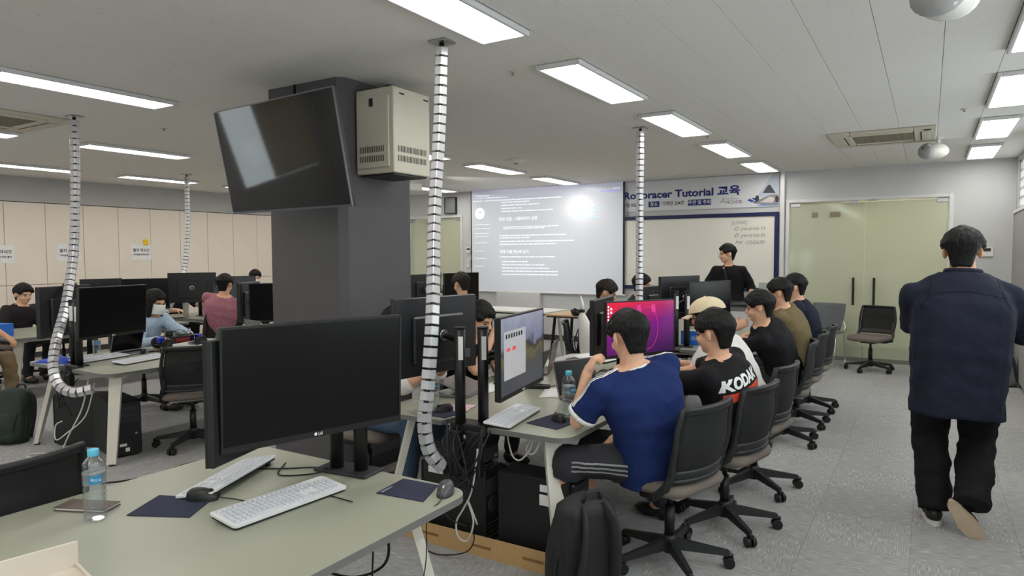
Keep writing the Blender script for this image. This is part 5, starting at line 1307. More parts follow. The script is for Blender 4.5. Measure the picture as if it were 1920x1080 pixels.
def hand(mb, w_, d, n, side, curl=35, s=1.0, spread=1.0):
    d = V(d).normalized(); n = V(n); n = (n-d*n.dot(d)).normalized(); lat = d.cross(n)*side     # lat points to the thumb side
    R3 = Matrix((lat, d, n)).transposed()
    mb.ell(w_+d*.045*s, (.040*s, .054*s, .017*s), 14, 9, R3); limb(mb, [w_, w_+d*.03*s], [.026*s, .026*s])
    for k, (L_, off) in enumerate(((.066, .029), (.074, .010), (.069, -.009), (.054, -.027))):
        p = w_+d*(.088-.005*abs(k-1))*s+lat*off*s; dir_ = (d+lat*(off*2.2*spread)).normalized(); P = [w_+d*.055*s+lat*off*s*.9, p]; c = 0
        for q, fr in enumerate((.46, .31, .23)):
            c += rad(curl*(.7 if q == 0 else 1)*(1+.08*k)); dd = dir_*math.cos(c)+n*math.sin(c); p = p+dd*L_*fr*s*1.1; P.append(p)
        limb(mb, P, [.0105*s, .0102*s, .0094*s, .0086*s, .0074*s], 8)
    t0 = w_+d*.022*s+lat*.026*s; t1 = t0+(d*.6+lat*.75+n*.25).normalized()*.036*s; t2 = t1+(d*.85+lat*.30+n*.45).normalized()*.030*s; t3 = t2+(d*.9+n*.45).normalized()*.024*s
    limb(mb, [t0, t1, t2, t3], [.0150*s, .0120*s, .0105*s, .0085*s], 8)
def person(label, xy, face, skin=None, hair=None, hs={}, shirt=None, shirt_name='tee', sleeve=.62, pants=None, pants_name='trousers', pleg=1.0, shoes=None, lean=14, tw=0, bulk=1.0, h=1.0,
           head_turn=0, head_down=12, head_at=None, hands=None, elbows=(None, None), curl=(35, 35), knees=None, feet=None, seated=True, voxel=.0095, pel_z=None, hem=-.16, fold=.008, glasses=False, cap=None, mask=False, eyes=True, seed=0, longsleeve=False, cat='person', palm=None, sdrop=.072, boxy=False, fixed=None, hdir=None, nk=.13):
    rz = math.atan2(-face[0], face[1]); t = thing('person', label, cat, (xy[0], xy[1], 0), rz)
    Winv = (Matrix.Translation((xy[0], xy[1], 0)) @ Matrix.Rotation(rz, 4, 'Z')).inverted(); W2L = lambda p: Winv @ V(p)
    skin = skin or m_skin; hair = hair or m_hair
    pz_ = pel_z or (.545 if seated else .93*h)
    pel = V((0, 0, pz_)); R_ = Matrix.Rotation(rad(tw), 3, 'Z') @ Matrix.Rotation(rad(-lean), 3, 'X')
    spine = .50*h
    if head_at is not None:
        hl = W2L(head_at); up_ = (hl-V((0, .03, nk))-pel)
        ln = math.degrees(math.atan2(up_.y, up_.z)); rl = math.degrees(math.atan2(up_.x, math.hypot(up_.y, up_.z)))
        R_ = Matrix.Rotation(rad(rl), 3, 'Y') @ Matrix.Rotation(rad(-ln), 3, 'X') @ Matrix.Rotation(rad(tw), 3, 'Z'); spine = up_.length
    X = R_@V((1,0,0)); Yv = R_@V((0,1,0)); Zv = R_@V((0,0,1))
    neck = pel+Zv*spine; hc = hl if head_at is not None else neck+Zv*.07+V((0, .035, .085))
    def curve(s): return pel+Zv*spine*s-Yv*(.035*math.sin(math.pi*min(max(s, 0), 1)))
    prof = [(-.20,.135,.100), (-.10,.168,.125), (.05,.170,.125), (.25,.152,.112), (.45,.160,.116), (.65,.178,.120), (.82,.178,.108), (.92,.135,.085), (1.0,.075,.066)]
    if boxy: cprof = [(-.45,.146,.120), (-.25,.158,.132), (-.05,.166,.138), (.2,.170,.140), (.45,.174,.136), (.65,.172,.126), (.80,.150,.106), (.91,.108,.085), (1.0,.070,.066)]
    else: cprof = prof
    B = MB()
    ring_loft(B, [(curve(s), X, Yv, rx*bulk*(.86 if boxy else .96), ry*bulk*(.86 if boxy else .96)) for s, rx, ry in (cprof if boxy else prof) if s > -.22])
    hp = Matrix.Rotation(rad(head_turn), 3, 'Z') @ Matrix.Rotation(rad(-head_down), 3, 'X')
    hR = (Matrix.Rotation(rad(tw)*.5, 3, 'Z') @ hp)
    H_ = lambda p: hc+hR@V(p)
    limb(B, [neck-Zv*.02, H_((0, -.022, -.055))], [.058*bulk**.5, .054*bulk**.5])
    HE = lambda c, r: B.ell(H_(c), r, 18, 12, hR)
    HE((0, -.012, .03), (.076, .096, .088)); HE((0, .018, -.035), (.062, .070, .078)); HE((0, .050, -.085), (.036, .034, .028)); HE((0, .070, .018), (.055, .022, .022))
    limb(B, [H_((0, .088, .010)), H_((0, .108, -.028))], [.008, .012], 10); HE((0, .100, -.034), (.018, .011, .009)); HE((0, .086, -.060), (.023, .012, .010))
    for s_ in (-1, 1): HE((s_*.034, .062, -.035), (.026, .022, .024)); B.ell(H_((s_*.086, -.016, -.010)), (.011, .024, .036), 12, 9, hR @ Matrix.Rotation(rad(s_*22), 3, 'Z'))
    sh = [neck+X*s_*.172*bulk-Zv*sdrop-Yv*.01 for s_ in (-1, 1)]; arms = []
    for i, s_ in enumerate((-1, 1)):
        tgt = W2L(hands[i]) if hands and hands[i] is not None else sh[i]+V((s_*.05, .16, -.42)) if not seated else (W2L(hands[i]) if hands and hands[i] is not None else V((s_*.14, .36, .60)))
        hint = (W2L(elbows[i])-sh[i]) if elbows[i] is not None else V((s_*.5, -.35, -.8))
        if fixed and fixed[i]: el, wr = W2L(fixed[i][0]), W2L(fixed[i][1])
        else: el, wr = ik(sh[i], tgt, .275*h, .245*h, hint)
        arms.append((sh[i], el, wr))
        limb(B, [sh[i], sh[i].lerp(el, .5), el, el.lerp(wr, .3), wr], [.052*bulk**.5, .048*bulk**.5, .040, .041, .027])
        fd = (wr-el).normalized(); pn = (Winv.to_3x3()@V(palm[i])) if palm and palm[i] is not None else (V((0, .2, -1)) if abs(fd.z) < .8 else V((-s_, 0, 0)))
        if hdir and hdir[i] is not None: fd = (Winv.to_3x3()@V(hdir[i])).normalized()
        hand(B, wr, fd if (hdir and hdir[i] is not None) or abs(fd.z) > .8 or not seated else (fd+V((0, 0, -.12))), Matrix.Rotation(0, 3, 'Z')@V(pn), 1 if s_ < 0 else -1, curl[i])
    legs = []
    for i, s_ in enumerate((-1, 1)):
        hip = pel+V((s_*.088*bulk, .0, -.02))
        if seated:
            kn = W2L(knees[i]) if knees else V((s_*.12, .41, pz_-.015)); an = W2L(feet[i]) if feet else V((kn.x*1.02, kn.y-.05, .085))
            kn_dir = kn-hip; kn = hip+kn_dir.normalized()*min(kn_dir.length, .45)
        else:
            an = W2L(feet[i]); kn, an = ik(hip, an, .43*h, .43*h, knees[i])
        legs.append((hip, kn, an)); limb(B, [hip, kn, kn.lerp(an, .3), an], [.082*bulk**.5, .056, .055, .036])
        limb(B, [an, V((an.x, an.y+.10, max(.03, an.z-.05)))], [.034, .028])
    body = link('body', remesh(B, voxel, 2), t); body.data.materials.append(skin)
    # clothes
    off = .016; C_ = MB()
    r0 = [(s, rx, ry) for s, rx, ry in cprof if s > hem+.02]+[(.985, .076, .070)]; r0 = [r for r in r0 if r[0] < .99 and not (r[0] > .99)]
    hx = [p for p in prof if p[0] <= max(hem, -.1)][-1] if hem > -.2 else prof[0]
    r0 = [(hem, max(.166, hx[1])+(.0 if boxy else .008), max(.125, hx[2])+.008)]+r0
    ring_loft(C_, [(curve(s), X, Yv, rx*bulk+off, ry*bulk+off) for s, rx, ry in r0])
    ends = []
    for i, (a, e, w_) in enumerate(arms):
        limb(C_, [neck+X*(-1 if i == 0 else 1)*.065-Zv*.040, a], [.046, .064*bulk**.5])
        if longsleeve: limb(C_, [a, a.lerp(e, .5), e, e.lerp(w_, .5), e.lerp(w_, .92)], [.074, .066, .056, .050, .042]); ends.append((e.lerp(w_, .92), (w_-e).normalized(), .042))
        elif sleeve > 1:
            q = e.lerp(w_, sleeve-1); limb(C_, [a, a.lerp(e, .5), e], [.066, .068, .062]); C_.tube([e, q], [.062, .062], 14); ends.append((q, (w_-e).normalized(), .064))
        else:
            q = a.lerp(e, sleeve); C_.tube([a-(e-a)*.05, a.lerp(q, .5), q], [.066*bulk**.5, .068*bulk**.5, .070*bulk**.5], 14); C_.ell(a, (.066*bulk**.5,)*3, 12, 8); ends.append((q, (e-a).normalized(), .070*bulk**.5))
    so_ = link(shirt_name, remesh(C_, .012, 3, folds(fold, seed)), t); so_.data.materials.append(shirt)
    P_ = MB(); poff = .016
    ring_loft(P_, [(curve(s), X, Yv, rx*bulk+.008, ry*bulk+.008) for s, rx, ry in prof[:4]])
    for hip, kn, an in legs:
        e_ = kn.lerp(an, min(1, max(0, pleg*2-1)*.98)) if pleg > .5 else hip.lerp(kn, pleg*2)
        if pleg >= .98: limb(P_, [hip, kn, kn.lerp(an, .45), kn.lerp(an, .93)], [.090*bulk**.5, .070, .066, .060])
        else: limb(P_, [hip, hip.lerp(kn, .5), kn], [.094*bulk**.5, .090, .080]); P_.tube([kn, e_], [.080, .086], 16)
    po_ = link(pants_name, remesh(P_, .013, 3, folds(fold*1.1, seed+9)), t); po_.data.materials.append(pants or cloth('black trousers', (24,24,27)))
    if shoes is not None:
        for hip, kn, an in legs:
            S_ = MB(); toe = V((an.x, an.y+.15, .04)); S_.ell(V((an.x, an.y-.015, max(.045, an.z-.04))), (.042, .055, .050), 12, 8); S_.ell(V((an.x, an.y+.085, .042)), (.047, .10, .038), 14, 8)
            me = remesh(S_, .010, 2); q = link('shoe', me, t); q.data.materials.append(shoes)
    # hair
    p = dict(zf=.048, zs=.004, ze=.020, zn=-.092, thick=.020, top=.022, vol=1.0); p.update(hs)
    def hr(u, v):
        az = -math.pi+2*math.pi*u; a = abs(math.degrees(az)); sm = lambda x: x*x*(3-2*x) if 0 < x < 1 else (0 if x <= 0 else 1)
        zb = p['zf']+(p['zs']-p['zf'])*sm((a-30)/30)
        if a > 68: zb = p['zs']+(p['ze']-p['zs'])*sm((a-66)/14)
        if a > 104: zb = p['ze']+(p['zn']-p['ze'])*sm((a-104)/34)
        zb += .007*noise.noise(V((az*9, seed+1.3, 0)))*(1.4 if a < 60 else .5)
        # v: 0 hidden rim, .06 edge, 1 crown
        k = max(0, (v-.06)/.94); ph = math.asin(max(-1, min(1, (zb-.03)/.090)))
        if zb > .03-.0: z = .03+.090*math.sin(ph+(math.pi/2-ph)*k); c = math.cos(ph+(math.pi/2-ph)*k)
        else:
            kk = k*1.35
            if kk < .35: z = zb+(.03-zb)*kk/.35; c = 1.0
            else: q_ = (kk-.35)*math.pi/2; z = .03+.090*math.sin(q_); c = math.cos(q_)
        if z < .03:
            f_ = min(1, (.03-z)/.12); ax_ = .078-.012*f_; ay = .098-(.030*f_ if a > 90 else .004*f_)
        else: ax_, ay = .078, .098
        th = (p['thick']+(p['top']-p['thick'])*sm((z-.04)/.08))*p['vol']
        edge = sm(k/.30) if a > 95 else (.12+.88*sm(k/.28) if a > 42 else .14+.86*sm(k/.25))
        th = .005+th*edge if k > 0 else -.012
        st = (.0022*math.sin(az*40+5*noise.noise(V((az*3, z*20, seed))))*min(1, c*2)+.007*noise.noise(V((math.sin(az)*c*4+seed, math.cos(az)*c*4, z*40))))*min(1, k*4)
        dx, dy = math.sin(az), math.cos(az)
        return H_((dx*(ax_*c+th*(.35+.65*c)+st) if c > .02 else 0, -.012+dy*(ay*c+th*(.35+.65*c)+st) if c > .02 else -.012, z+th*(1-c)*1.0))
    if not cap: HM = MB().grid(hr, 96, 44)
    else: HM = MB().grid(hr, 64, 30)
    ho_ = HM.build('hair', hair, t)
    if p.get('long'):
        Lg = MB()
        for a in range(-120, 121, 20):
            az = math.pi+rad(a); r = .085+.02*abs(math.cos(az)); q = V((math.sin(az)*.088, math.cos(az)*.10-.012, .03))
            if a in (-150, 150): q.y -= .01
            limb(Lg, [H_(q), H_((q.x*1.08, q.y-.01, -.08)), H_((q.x*1.0, q.y*.8-.02, -.20)), H_((q.x*.8, q.y*.6-.03, -.28))], [.018, .022, .022, .010], 8)
        q = link('long_hair', remesh(Lg, .010, 2, lambda v: .004*math.sin(v.x*160+v.y*120)), t); q.data.materials.append(hair)
    if eyes:
        for s_ in (-1, 1):
            e_ = MB(); e_.ell(H_((s_*.032, .0765, -.004)), (.013, .008, .0055), 12, 8, hR); e_.build('eye', m_eye, t)
            b_ = MB(); b_.tube([H_((s_*.017, .091, .014)), H_((s_*.034, .088, .019)), H_((s_*.050, .074, .014))], .0035, 6); b_.build('eyebrow', m_brow, t)
        l_ = MB(); l_.ell(H_((0, .095, -.060)), (.020, .006, .006), 12, 7, hR); l_.build('lips', m_lip, t)
    if mask:
        q = MB(); q.grid(lambda u, v: H_(((-.072+.144*u), .050+.072*math.sin(math.pi*u)**.8*(1-.35*abs(v-.55)), -.105+.105*v)), 14, 8, .003); q.build('face_mask', m_paper, t)
        for s_ in (-1, 1): MB().tube([H_((s_*.070, .05, -.03)), H_((s_*.082, .0, -.005))], .002, 5).build('ear_loop', m_paper, t)
    if cap:
        q = MB(); q.grid(lambda u, v: H_(V((0, -.012, .045))+V((.108*math.cos(2*math.pi*u)*math.cos(v*1.57), .128*math.sin(2*math.pi*u)*math.cos(v*1.57), .098*math.sin(v*1.57)-.01))), 28, 10); q.build('cap_crown', cap, t)
        q = MB(); q.grid(lambda u, v: H_((.085*(2*u-1)*(1-.12*v), .085+.095*v*(1-(2*u-1)**2*.55)-.02*(2*u-1)**2, .040-.022*v-.020*(2*u-1)**2)), 12, 6, .004); q.build('cap_brim', cap, t)
        MB().ell(H_((0, -.012, .134)), (.008, .008, .005)).build('cap_button', cap, t)
    return dict(t=t, shirt=so_, pants=po_, ends=ends, H=H_, hR=hR, neck=neck, X=X, Y=Yv, Z=Zv, arms=arms, legs=legs, pel=pel, curve=curve, W2L=W2L, bulk=bulk)
from mathutils.bvhtree import BVHTree
def bvh_of(o):
    bm = bmesh.new(); bm.from_mesh(o.data); b = BVHTree.FromBMesh(bm); bm.free(); return b
def ribbon(bv, pts, width, side, m, parent, name, off=.0025):
    """strip lying on a cloth surface through pts"""
    P = bez(pts, 10); rows = []
    for i, p in enumerate(P):
        tg = (P[min(i+1, len(P)-1)]-P[max(i-1, 0)]).normalized(); hit = bv.find_nearest(p)
        if hit[0] is None: continue
        n_ = hit[1]; s_ = tg.cross(n_).normalized()*width/2; row = []
        for f_ in (-1, 0, 1):
            h2 = bv.find_nearest(hit[0]+s_*f_); row.append(h2[0]+h2[1]*off)
        rows.append(row)
    mb = MB(); vs = [q for r in rows for q in r]
    mb.add(vs, [(3*i+j, 3*i+3+j, 3*i+4+j, 3*i+1+j) for i in range(len(rows)-1) for j in (0, 1)], True); return mb.build(name, m, parent)
def band(e, m, parent, name, r_add=.004, w_=.018):
    p, d, r = e; x = d.orthogonal().normalized(); y = d.cross(x)
    mb = MB(); mb.grid(lambda u, v: p+d*(w_*(v-.5))+(x*math.cos(2*math.pi*u)+y*math.sin(2*math.pi*u))*(r+r_add), 28, 2, .004); return mb.build(name, m, parent)
def collar(P, m, r=.072, w_=.010, name='collar', up=.0):
    c = P['neck']-P['Z']*(.012-up)-P['Y']*.002; mb = MB()
    mb.tube([c+P['X']*math.cos(a)*(r+.004)+P['Y']*math.sin(a)*r-P['Z']*.020*max(0, math.sin(a)) for a in [2*math.pi*k/24 for k in range(26)]], w_, 8); return mb.build(name, m, P['t'])

c_black = cloth('black', (22,22,25)); c_navy = cloth('navy', (30,34,50)); c_royal = cloth('royal navy', (26,44,96)); c_white = cloth('white', (226,224,220)); c_olive = cloth('olive', (116,102,74))
c_pink = cloth('dusty pink', (166,110,122)); c_ltblue = cloth('pale blue', (176,196,216)); c_khaki = cloth('khaki', (124,106,80)); c_jean = cloth('blue denim', (70,88,110)); c_gjean = cloth('grey denim', (150,152,156)); c_char = cloth('charcoal', (52,52,56)); c_cream = cloth('cream cap', (226,212,178)); c_dkj = cloth('dark jacket', (44,40,42))
m_shoe = mat('black shoe', (24,24,26), .5); m_sole = mat('beige rubber sole', (196,176,152), .7, bump=.2, bscale=120); m_whites = mat('white shoe rubber', (226,224,218), .5)
# --- the man in the royal blue shirt
p = person('man in a royal blue tee with white shoulder stripes, elbow on desk', (-1.17, 3.28), (-.78, .62), shirt=c_royal, sleeve=.78, pants=c_char, pants_name='shorts', pleg=.60, shoes=m_shoe, head_at=(-1.275, 3.19, 1.165), tw=0, head_turn=6, head_down=14, bulk=1.12,
           hands=(None, (-1.36, 3.26, .63)), elbows=(None, (-.95, 3.5, .7)), fixed=(((-1.475, 3.03, .748), (-1.44, 3.065, .985)), None), hdir=((.35, .25, .9), None), curl=(62, 30), knees=((-1.52, 3.02, .55), (-1.55, 3.38, .55)), feet=((-1.62, 3.02, .085), (-1.62, 3.36, .085)), voxel=.0072, fold=.010, hs=dict(), seed=1, palm=(V((.7, .5, 0)), V((0, 0, -1))))
t_ = p['t']; bv = bvh_of(p['shirt']); m_str = cloth('white stripe', (232,232,232))
for e in p['ends']: band(e, m_str, t_, 'cuff', .006, .022)
collar(p, m_str, .074, .009)
for i, s_ in enumerate((-1, 1)):
    a, e, w_ = p['arms'][i]
    for k in (-1, 0, 1):
        o_ = p['Y']*k*.020+V((0, 0, .10)); ribbon(bv, [p['neck']+p['X']*s_*.085+o_, a+o_+p['X']*s_*.02, a.lerp(e, .4)+o_*.7+p['X']*s_*.05, a.lerp(e, .76)+o_*.6+p['X']*s_*.06], .009, None, m_str, t_, 'sleeve_stripe')
bv = bvh_of(p['pants']); m_gs = cloth('grey stripe', (150,150,152))
for i, s_ in ((0, -1),):
    hip, kn, an = p['legs'][i]; out_ = V((s_*.12, 0, 0))
    dr_ = (kn-hip).normalized(); sd = V((-dr_.y, dr_.x, 0)).normalized()*.092
    for k in (-1, 0, 1): ribbon(bv, [hip.lerp(kn, f_)+sd+V((0, 0, k*.024-.012)) for f_ in (.05, .35, .65, .98)], .009, None, m_gs, t_, 'shorts_stripe')
# --- the man in the printed black tee
p = person('smiling man in a black tee with white lettering on the back', (-.95, 3.92), (-.985, .17), shirt=c_black, sleeve=.85, pants=c_char, shoes=m_shoe, head_at=(-1.02, 3.83, 1.135), head_turn=-6, head_down=8, bulk=1.05, hands=((-1.46, 3.96, .78), (-1.46, 4.14, .78)), curl=(25, 25), voxel=.0072, fold=.007, hs=dict(), seed=2)
def back_print(P, body, size, m, u0, h0, name, shear=0, bold=.002, mesh=None):
    """print laid on the back of a shirt: u across (person's right is +), h up from the waist along the spine"""
    bv = bvh_of(P['shirt']); me = mesh or text_mesh(body, size, 0, bold, 'CENTER', shear); mb = MB(); bm = bmesh.new(); bm.from_mesh(me)
    bmesh.ops.triangulate(bm, faces=bm.faces); bmesh.ops.subdivide_edges(bm, edges=[e for e in bm.edges if e.calc_length() > .02], cuts=2, use_grid_fill=False); bmesh.ops.triangulate(bm, faces=bm.faces)
    base = P['pel']
    for v in bm.verts:
        o_ = base+P['X']*(u0+v.co.x)+P['Z']*(h0+v.co.y)-P['Y']*.6; hit = bv.ray_cast(o_, P['Y'])
        v.co = (hit[0]+hit[1]*.003) if hit[0] is not None else o_+P['Y']*.45
    out = bpy.data.meshes.new(name); bm.to_mesh(out); bm.free(); out.materials.append(m); return link(name, out, P['t'])
back_print(p, 'KODAK', .078, mat('white shirt print', (232,232,230), .7), -.055, .335, 'lettering', .25, .004)
pm = bpy.data.meshes.new('patch'); pm.from_pydata([(-.14, -.035, 0), (.13, -.035, 0), (.15, .012, 0), (-.13, .012, 0)], [], [(0, 1, 2, 3)])
bm_ = bmesh.new(); bm_.from_mesh(pm); bmesh.ops.subdivide_edges(bm_, edges=bm_.edges[:], cuts=7, use_grid_fill=True); bm_.to_mesh(pm); bm_.free()
back_print(p, '', 0, mat('red shirt print', (206,66,44), .7), -.055, .305, 'print_bar', mesh=pm)
collar(p, c_black)
# --- cap, thinker, olive, dark
p = person('person in a cream baseball cap and white tee, grey jeans', (-1.0, 4.70), (-.985, .1), shirt=c_white, sleeve=.8, pants=c_gjean, shoes=m_whites, head_at=(-1.29, 4.66, 1.15), head_down=12, hands=((-1.52, 4.60, .78), (-1.52, 4.85, .78)), cap=c_cream, seed=3, hs=dict(vol=.15))
p = person('black-shirted man leaning his chin on his hand, right-hand row', (-1.0, 6.0), (-.98, -.12), shirt=c_black, sleeve=1.12, pants=c_char, shoes=m_shoe, head_at=(-1.17, 5.76, 1.14), head_turn=-4, head_down=10, bulk=1.1, hands=(None, (-1.52, 6.05, .78)), fixed=(((-1.50, 5.72, .75), (-1.36, 5.74, .96)), None), hdir=((.8, -.05, .45), None), curl=(50, 30), seed=4, hs=dict(vol=1.25), fold=.010)
p = person('person in an olive shirt with black hair, right-hand row', (-1.0, 6.72), (-.99, .05), shirt=c_olive, sleeve=.9, pants=c_char, shoes=m_shoe, head_at=(-1.17, 6.62, 1.215), head_down=10, bulk=1.05, seed=5, hands=((-1.5, 6.55, .78), (-1.5, 6.85, .78)))
p = person('person in a dark navy tee furthest up the right-hand row', (-1.0, 7.42), (-.99, -.05), shirt=c_navy, sleeve=.8, pants=c_char, shoes=m_shoe, head_at=(-1.16, 7.38, 1.235), head_down=6, seed=6, hands=((-1.5, 7.3, .78), (-1.5, 7.5, .78)))
# --- presenter
p = person('presenter in a loose black top standing before the whiteboard, looking left', (-2.30, 9.42), (-.18, -.98), shirt=c_black, sleeve=1.25, pants=c_char, shoes=m_shoe, seated=False, head_turn=-52, head_down=4, hands=((-1.98, 9.26, .96), (-2.70, 9.22, .98)), elbows=((-2.0, 9.6, 1.1), (-2.62, 9.6, 1.1)), feet=((-2.20, 9.42, .085), (-2.40, 9.42, .085)), knees=(V((0, 1, 0)), V((0, 1, 0))), lean=6, bulk=1.10, fold=.012, seed=7, hs=dict(), pel_z=.92, hem=-.3, voxel=.0072)
# --- left side of the middle desk
p = person('person in white sleeves and jeans hidden behind the middle monitor', (-3.08, 3.30), (.97, .1), shirt=c_white, sleeve=1.15, pants=c_jean, shoes=m_shoe, head_at=(-2.88, 3.32, 1.12), head_down=25, hands=((-2.52, 3.40, .93), (-2.52, 3.26, .91)), curl=(55, 55), knees=((-2.66, 3.45, .55), (-2.66, 3.18, .55)), voxel=.0072, seed=8)
p = person('dark-haired man looking down beside the middle monitor', (-3.05, 4.28), (.97, -.15), shirt=c_black, sleeve=.8, pants=c_char, shoes=m_shoe, head_at=(-2.80, 4.12, 1.10), head_turn=10, head_down=18, hands=((-2.58, 4.02, .80), (-2.62, 4.0, .98)), curl=(40, 55), seed=9, hs=dict(vol=1.3), voxel=.0072)
p = person('black-clad man seen from behind below the projection screen', (-4.62, 6.45), (-.96, .25), shirt=c_black, sleeve=.8, pants=c_char, shoes=m_shoe, head_at=(-4.68, 6.50, 1.235), head_down=14, seed=10, hair=m_hairb)
p = person('dark head behind the near cable column, back of the room', (-6.95, 8.30), (.97, .1), shirt=c_black, sleeve=.8, pants=c_char, shoes=m_shoe, head_at=(-6.78, 8.38, 1.03), head_down=22, seed=11)
p = person('person whose dark head tops the white robot arm', (-3.08, 6.62), (.9, .42), shirt=c_black, sleeve=.8, pants=c_char, shoes=m_shoe, head_at=(-2.90, 6.66, 1.17), head_down=22, seed=12, hair=m_hairb, hs=dict(vol=1.1))
p = person('person half hidden behind the cable column before the whiteboard', (-3.12, 7.95), (.95, .25), shirt=c_char, sleeve=.8, pants=c_char, shoes=m_shoe, head_at=(-2.98, 7.92, 1.20), head_down=8, seed=13)
# --- left part of the room
p = person('woman with long black hair in a white face mask and pale blue shirt', (-6.98, 4.02), (.93, .36), shirt=c_ltblue, shirt_name='shirt', longsleeve=True, pants=c_char, shoes=m_shoe, head_at=(-6.80, 4.06, 1.10), head_down=14, head_turn=-8, mask=True, bulk=.90, seed=14, hs=dict(long=True), hands=((-6.40, 4.20, .76), (-6.42, 3.86, .76)))
p = person('man in a dusty pink tee seen from behind, near the pillar', (-7.70, 5.42), (-.62, .78), shirt=c_pink, sleeve=.95, pants=c_char, shoes=m_shoe, head_at=(-7.52, 5.40, 1.215), head_down=10, head_turn=-14, bulk=1.12, seed=15, hands=((-7.95, 5.75, .72), (-7.55, 5.80, .66)), fold=.011, hs=dict())
p = person('man in a dark jacket facing right at the far left desk', (-9.92, 4.08), (.96, .2), shirt=c_dkj, shirt_name='jacket', longsleeve=True, pants=c_char, shoes=m_shoe, head_at=(-9.78, 4.12, 1.10), head_down=10, seed=16, hs=dict(vol=1.2), skin=m_skin)
p = person('person with only dark hair showing behind the far left monitor', (-10.18, 4.78), (.96, .1), shirt=c_char, sleeve=.8, pants=c_char, shoes=m_shoe, head_at=(-10.05, 4.80, 1.09), head_down=20, seed=17)
p = person('man in khaki trousers seated at the left frame edge', (-8.38, 2.92), (.86, .5), shirt=c_white, sleeve=.8, pants=c_khaki, shoes=m_shoe, head_at=(-8.30, 2.86, 1.20), bulk=1.08, seed=18, hands=((-7.92, 3.28, .68), (-7.78, 2.98, .68)), knees=((-8.02, 3.22, .55), (-7.92, 2.98, .55)), feet=((-7.98, 3.26, .085), (-7.84, 3.04, .085)), skin=m_skin2, fold=.014)
p = person('person in a navy shirt writing behind the far cable column', (-10.15, 6.30), (.96, .1), shirt=c_navy, sleeve=.9, pants=c_char, shoes=m_shoe, head_at=(-10.0, 6.32, 1.14), head_down=18, seed=19, hands=((-9.62, 6.62, .80), (-9.62, 6.1, .76)))
p = person('person in a white top behind the man in pink', (-10.1, 7.78), (.9, -.4), shirt=c_white, sleeve=.8, pants=c_char, shoes=m_shoe, head_at=(-9.95, 7.74, 1.20), head_down=14, mask=True, seed=20, hands=((-9.62, 7.8, .76), (-9.66, 7.5, .76)))
# --- walking man
W = (.155, 4.63)
p = person('heavy-set man in a navy short-sleeved shirt walking away on the right', W, (-.10, .995), shirt=c_navy, shirt_name='shirt', sleeve=.97, pants=c_black, pants_name='trousers', seated=False, lean=4, bulk=1.36, h=1.0, pel_z=.90, hem=-.45, head_turn=-10, head_down=14,
           hands=((.02, 5.02, 1.06), (.44, 5.02, 1.06)), elbows=((-.26, 4.56, .95), (.62, 4.56, .95)), feet=((.06, 4.66, .10), (.235, 4.50, .20)), knees=(V((0, 1, 0)), V((.15, 1, 0))), curl=(40, 40), fold=.012, voxel=.0072, seed=21, hs=dict(vol=1.45, zn=-.105), skin=m_skin2, pleg=.2, eyes=False, boxy=True, sdrop=.145, nk=.108, head_at=(.165, 4.70, 1.580))
t_ = p['t']
bpy.data.objects.remove(p['pants'])
P_ = MB(); cv = p['curve']
ring_loft(P_, [(cv(s), p['X'], p['Y'], rx, ry) for s, rx, ry in ((-.20, .19, .145), (-.05, .205, .155), (.12, .20, .15))])
for i, (hip, kn, an) in enumerate(p['legs']):
    lo_ = kn.lerp(an, 1.08); P_.tube([hip+V((0, 0, .02)), hip.lerp(kn, .5), kn, kn.lerp(an, .5), lo_], [.116, .110, .098, .094, .092], 18); P_.ell(hip, (.112,)*3, 14, 9); P_.ell(kn, (.097,)*3, 14, 9)
q = link('trousers', remesh(P_, .011, 4, folds(.016, 40)), t_); q.data.materials.append(c_black)
L2 = p['W2L']
S_ = MB(); a = L2((.055, 4.66, .0)); S_.ell(a+V((0, -.02, .05)), (.046, .065, .05), 14, 9); S_.ell(a+V((-.005, .10, .045)), (.052, .12, .042), 16, 9); q = link('shoe', remesh(S_, .008, 2), t_); q.data.materials.append(m_shoe)
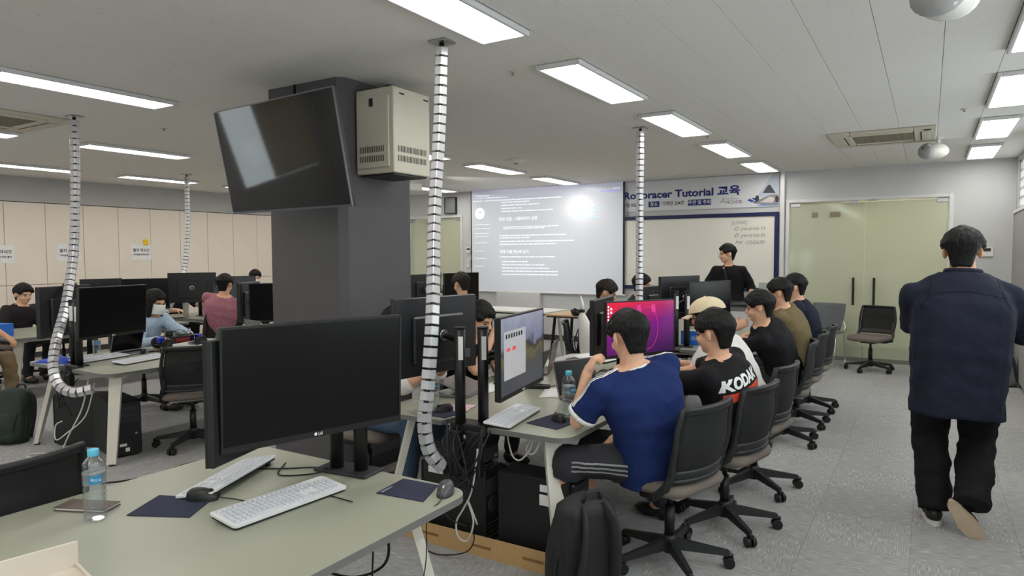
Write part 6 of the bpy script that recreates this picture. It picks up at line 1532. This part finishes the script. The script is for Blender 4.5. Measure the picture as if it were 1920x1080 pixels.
S_ = MB(); S_.prism([(a.x+.054*math.cos(k*.2618)*(1 if math.sin(k*.2618) > 0 else .92), a.y+.05+.165*math.sin(k*.2618)) for k in range(24)], .002, .022); q = S_.build('shoe_sole', m_whites, t_)
# trailing shoe, heel lifted and sole facing back
h_ = L2((.13, 4.47, .20)); to = L2((.255, 4.50, .022)); ax = (to-h_); Lf = .275; ax = ax.normalized(); nrm = V((.10, -.86, -.35)); nrm = (nrm-ax*nrm.dot(ax)).normalized(); sx = ax.cross(nrm)
M4 = Matrix((sx, ax, nrm)).transposed().to_4x4(); M4.translation = h_
def sole_w(s): return .034+.016*math.sin(min(1, max(0, (s-.25)/.6))*math.pi*.9) if s > .1 else .034*math.sqrt(max(0.05, s/.1))
out_ = [(sole_w(k/14)*(1 if k < 14 else .45), Lf*k/14) for k in range(15)]; poly = [(x, y) for x, y in out_]+[(-x*.9, y) for x, y in out_[::-1]]
S_ = MB(); S_.prism(poly, -.004, .022, M4); q = S_.build('shoe_sole', m_sole, t_)
S_ = MB(); S_.ell(M4@V((0, .06, -.035)), (.045, .045, .045), 14, 9); S_.ell(M4@V((0, .16, -.022)), (.05, .05, .03), 14, 9, (M4.to_3x3())); S_.ell(M4@V((0, .13, -.03)), (.046, .13, .034), 16, 9, M4.to_3x3()); q = link('shoe', remesh(S_, .009, 2), t_); q.data.materials.append(m_shoe)
collar(p, c_navy, .078, .016, 'collar', .010)
bv = bvh_of(p['shirt']); m_seam = cloth('dark seam', (20,22,34))
ribbon(bv, [p['neck']-p['Z']*.115+p['X']*k*.075-p['Y']*.20 for k in (-3.2, -2, -1, 0, 1, 2, 3.2)], .006, None, m_seam, t_, 'yoke_seam', .002)
for s_ in (-1, 1): ribbon(bv, [p['neck']-p['Z']*.03+p['X']*s_*.17-p['Y']*.05, p['neck']-p['Z']*.12+p['X']*s_*.185-p['Y']*.16, p['neck']-p['Z']*.22+p['X']*s_*.20-p['Y']*.14], .005, None, m_seam, t_, 'sleeve_seam', .002)
bpy.data.scenes.remove(TMP)
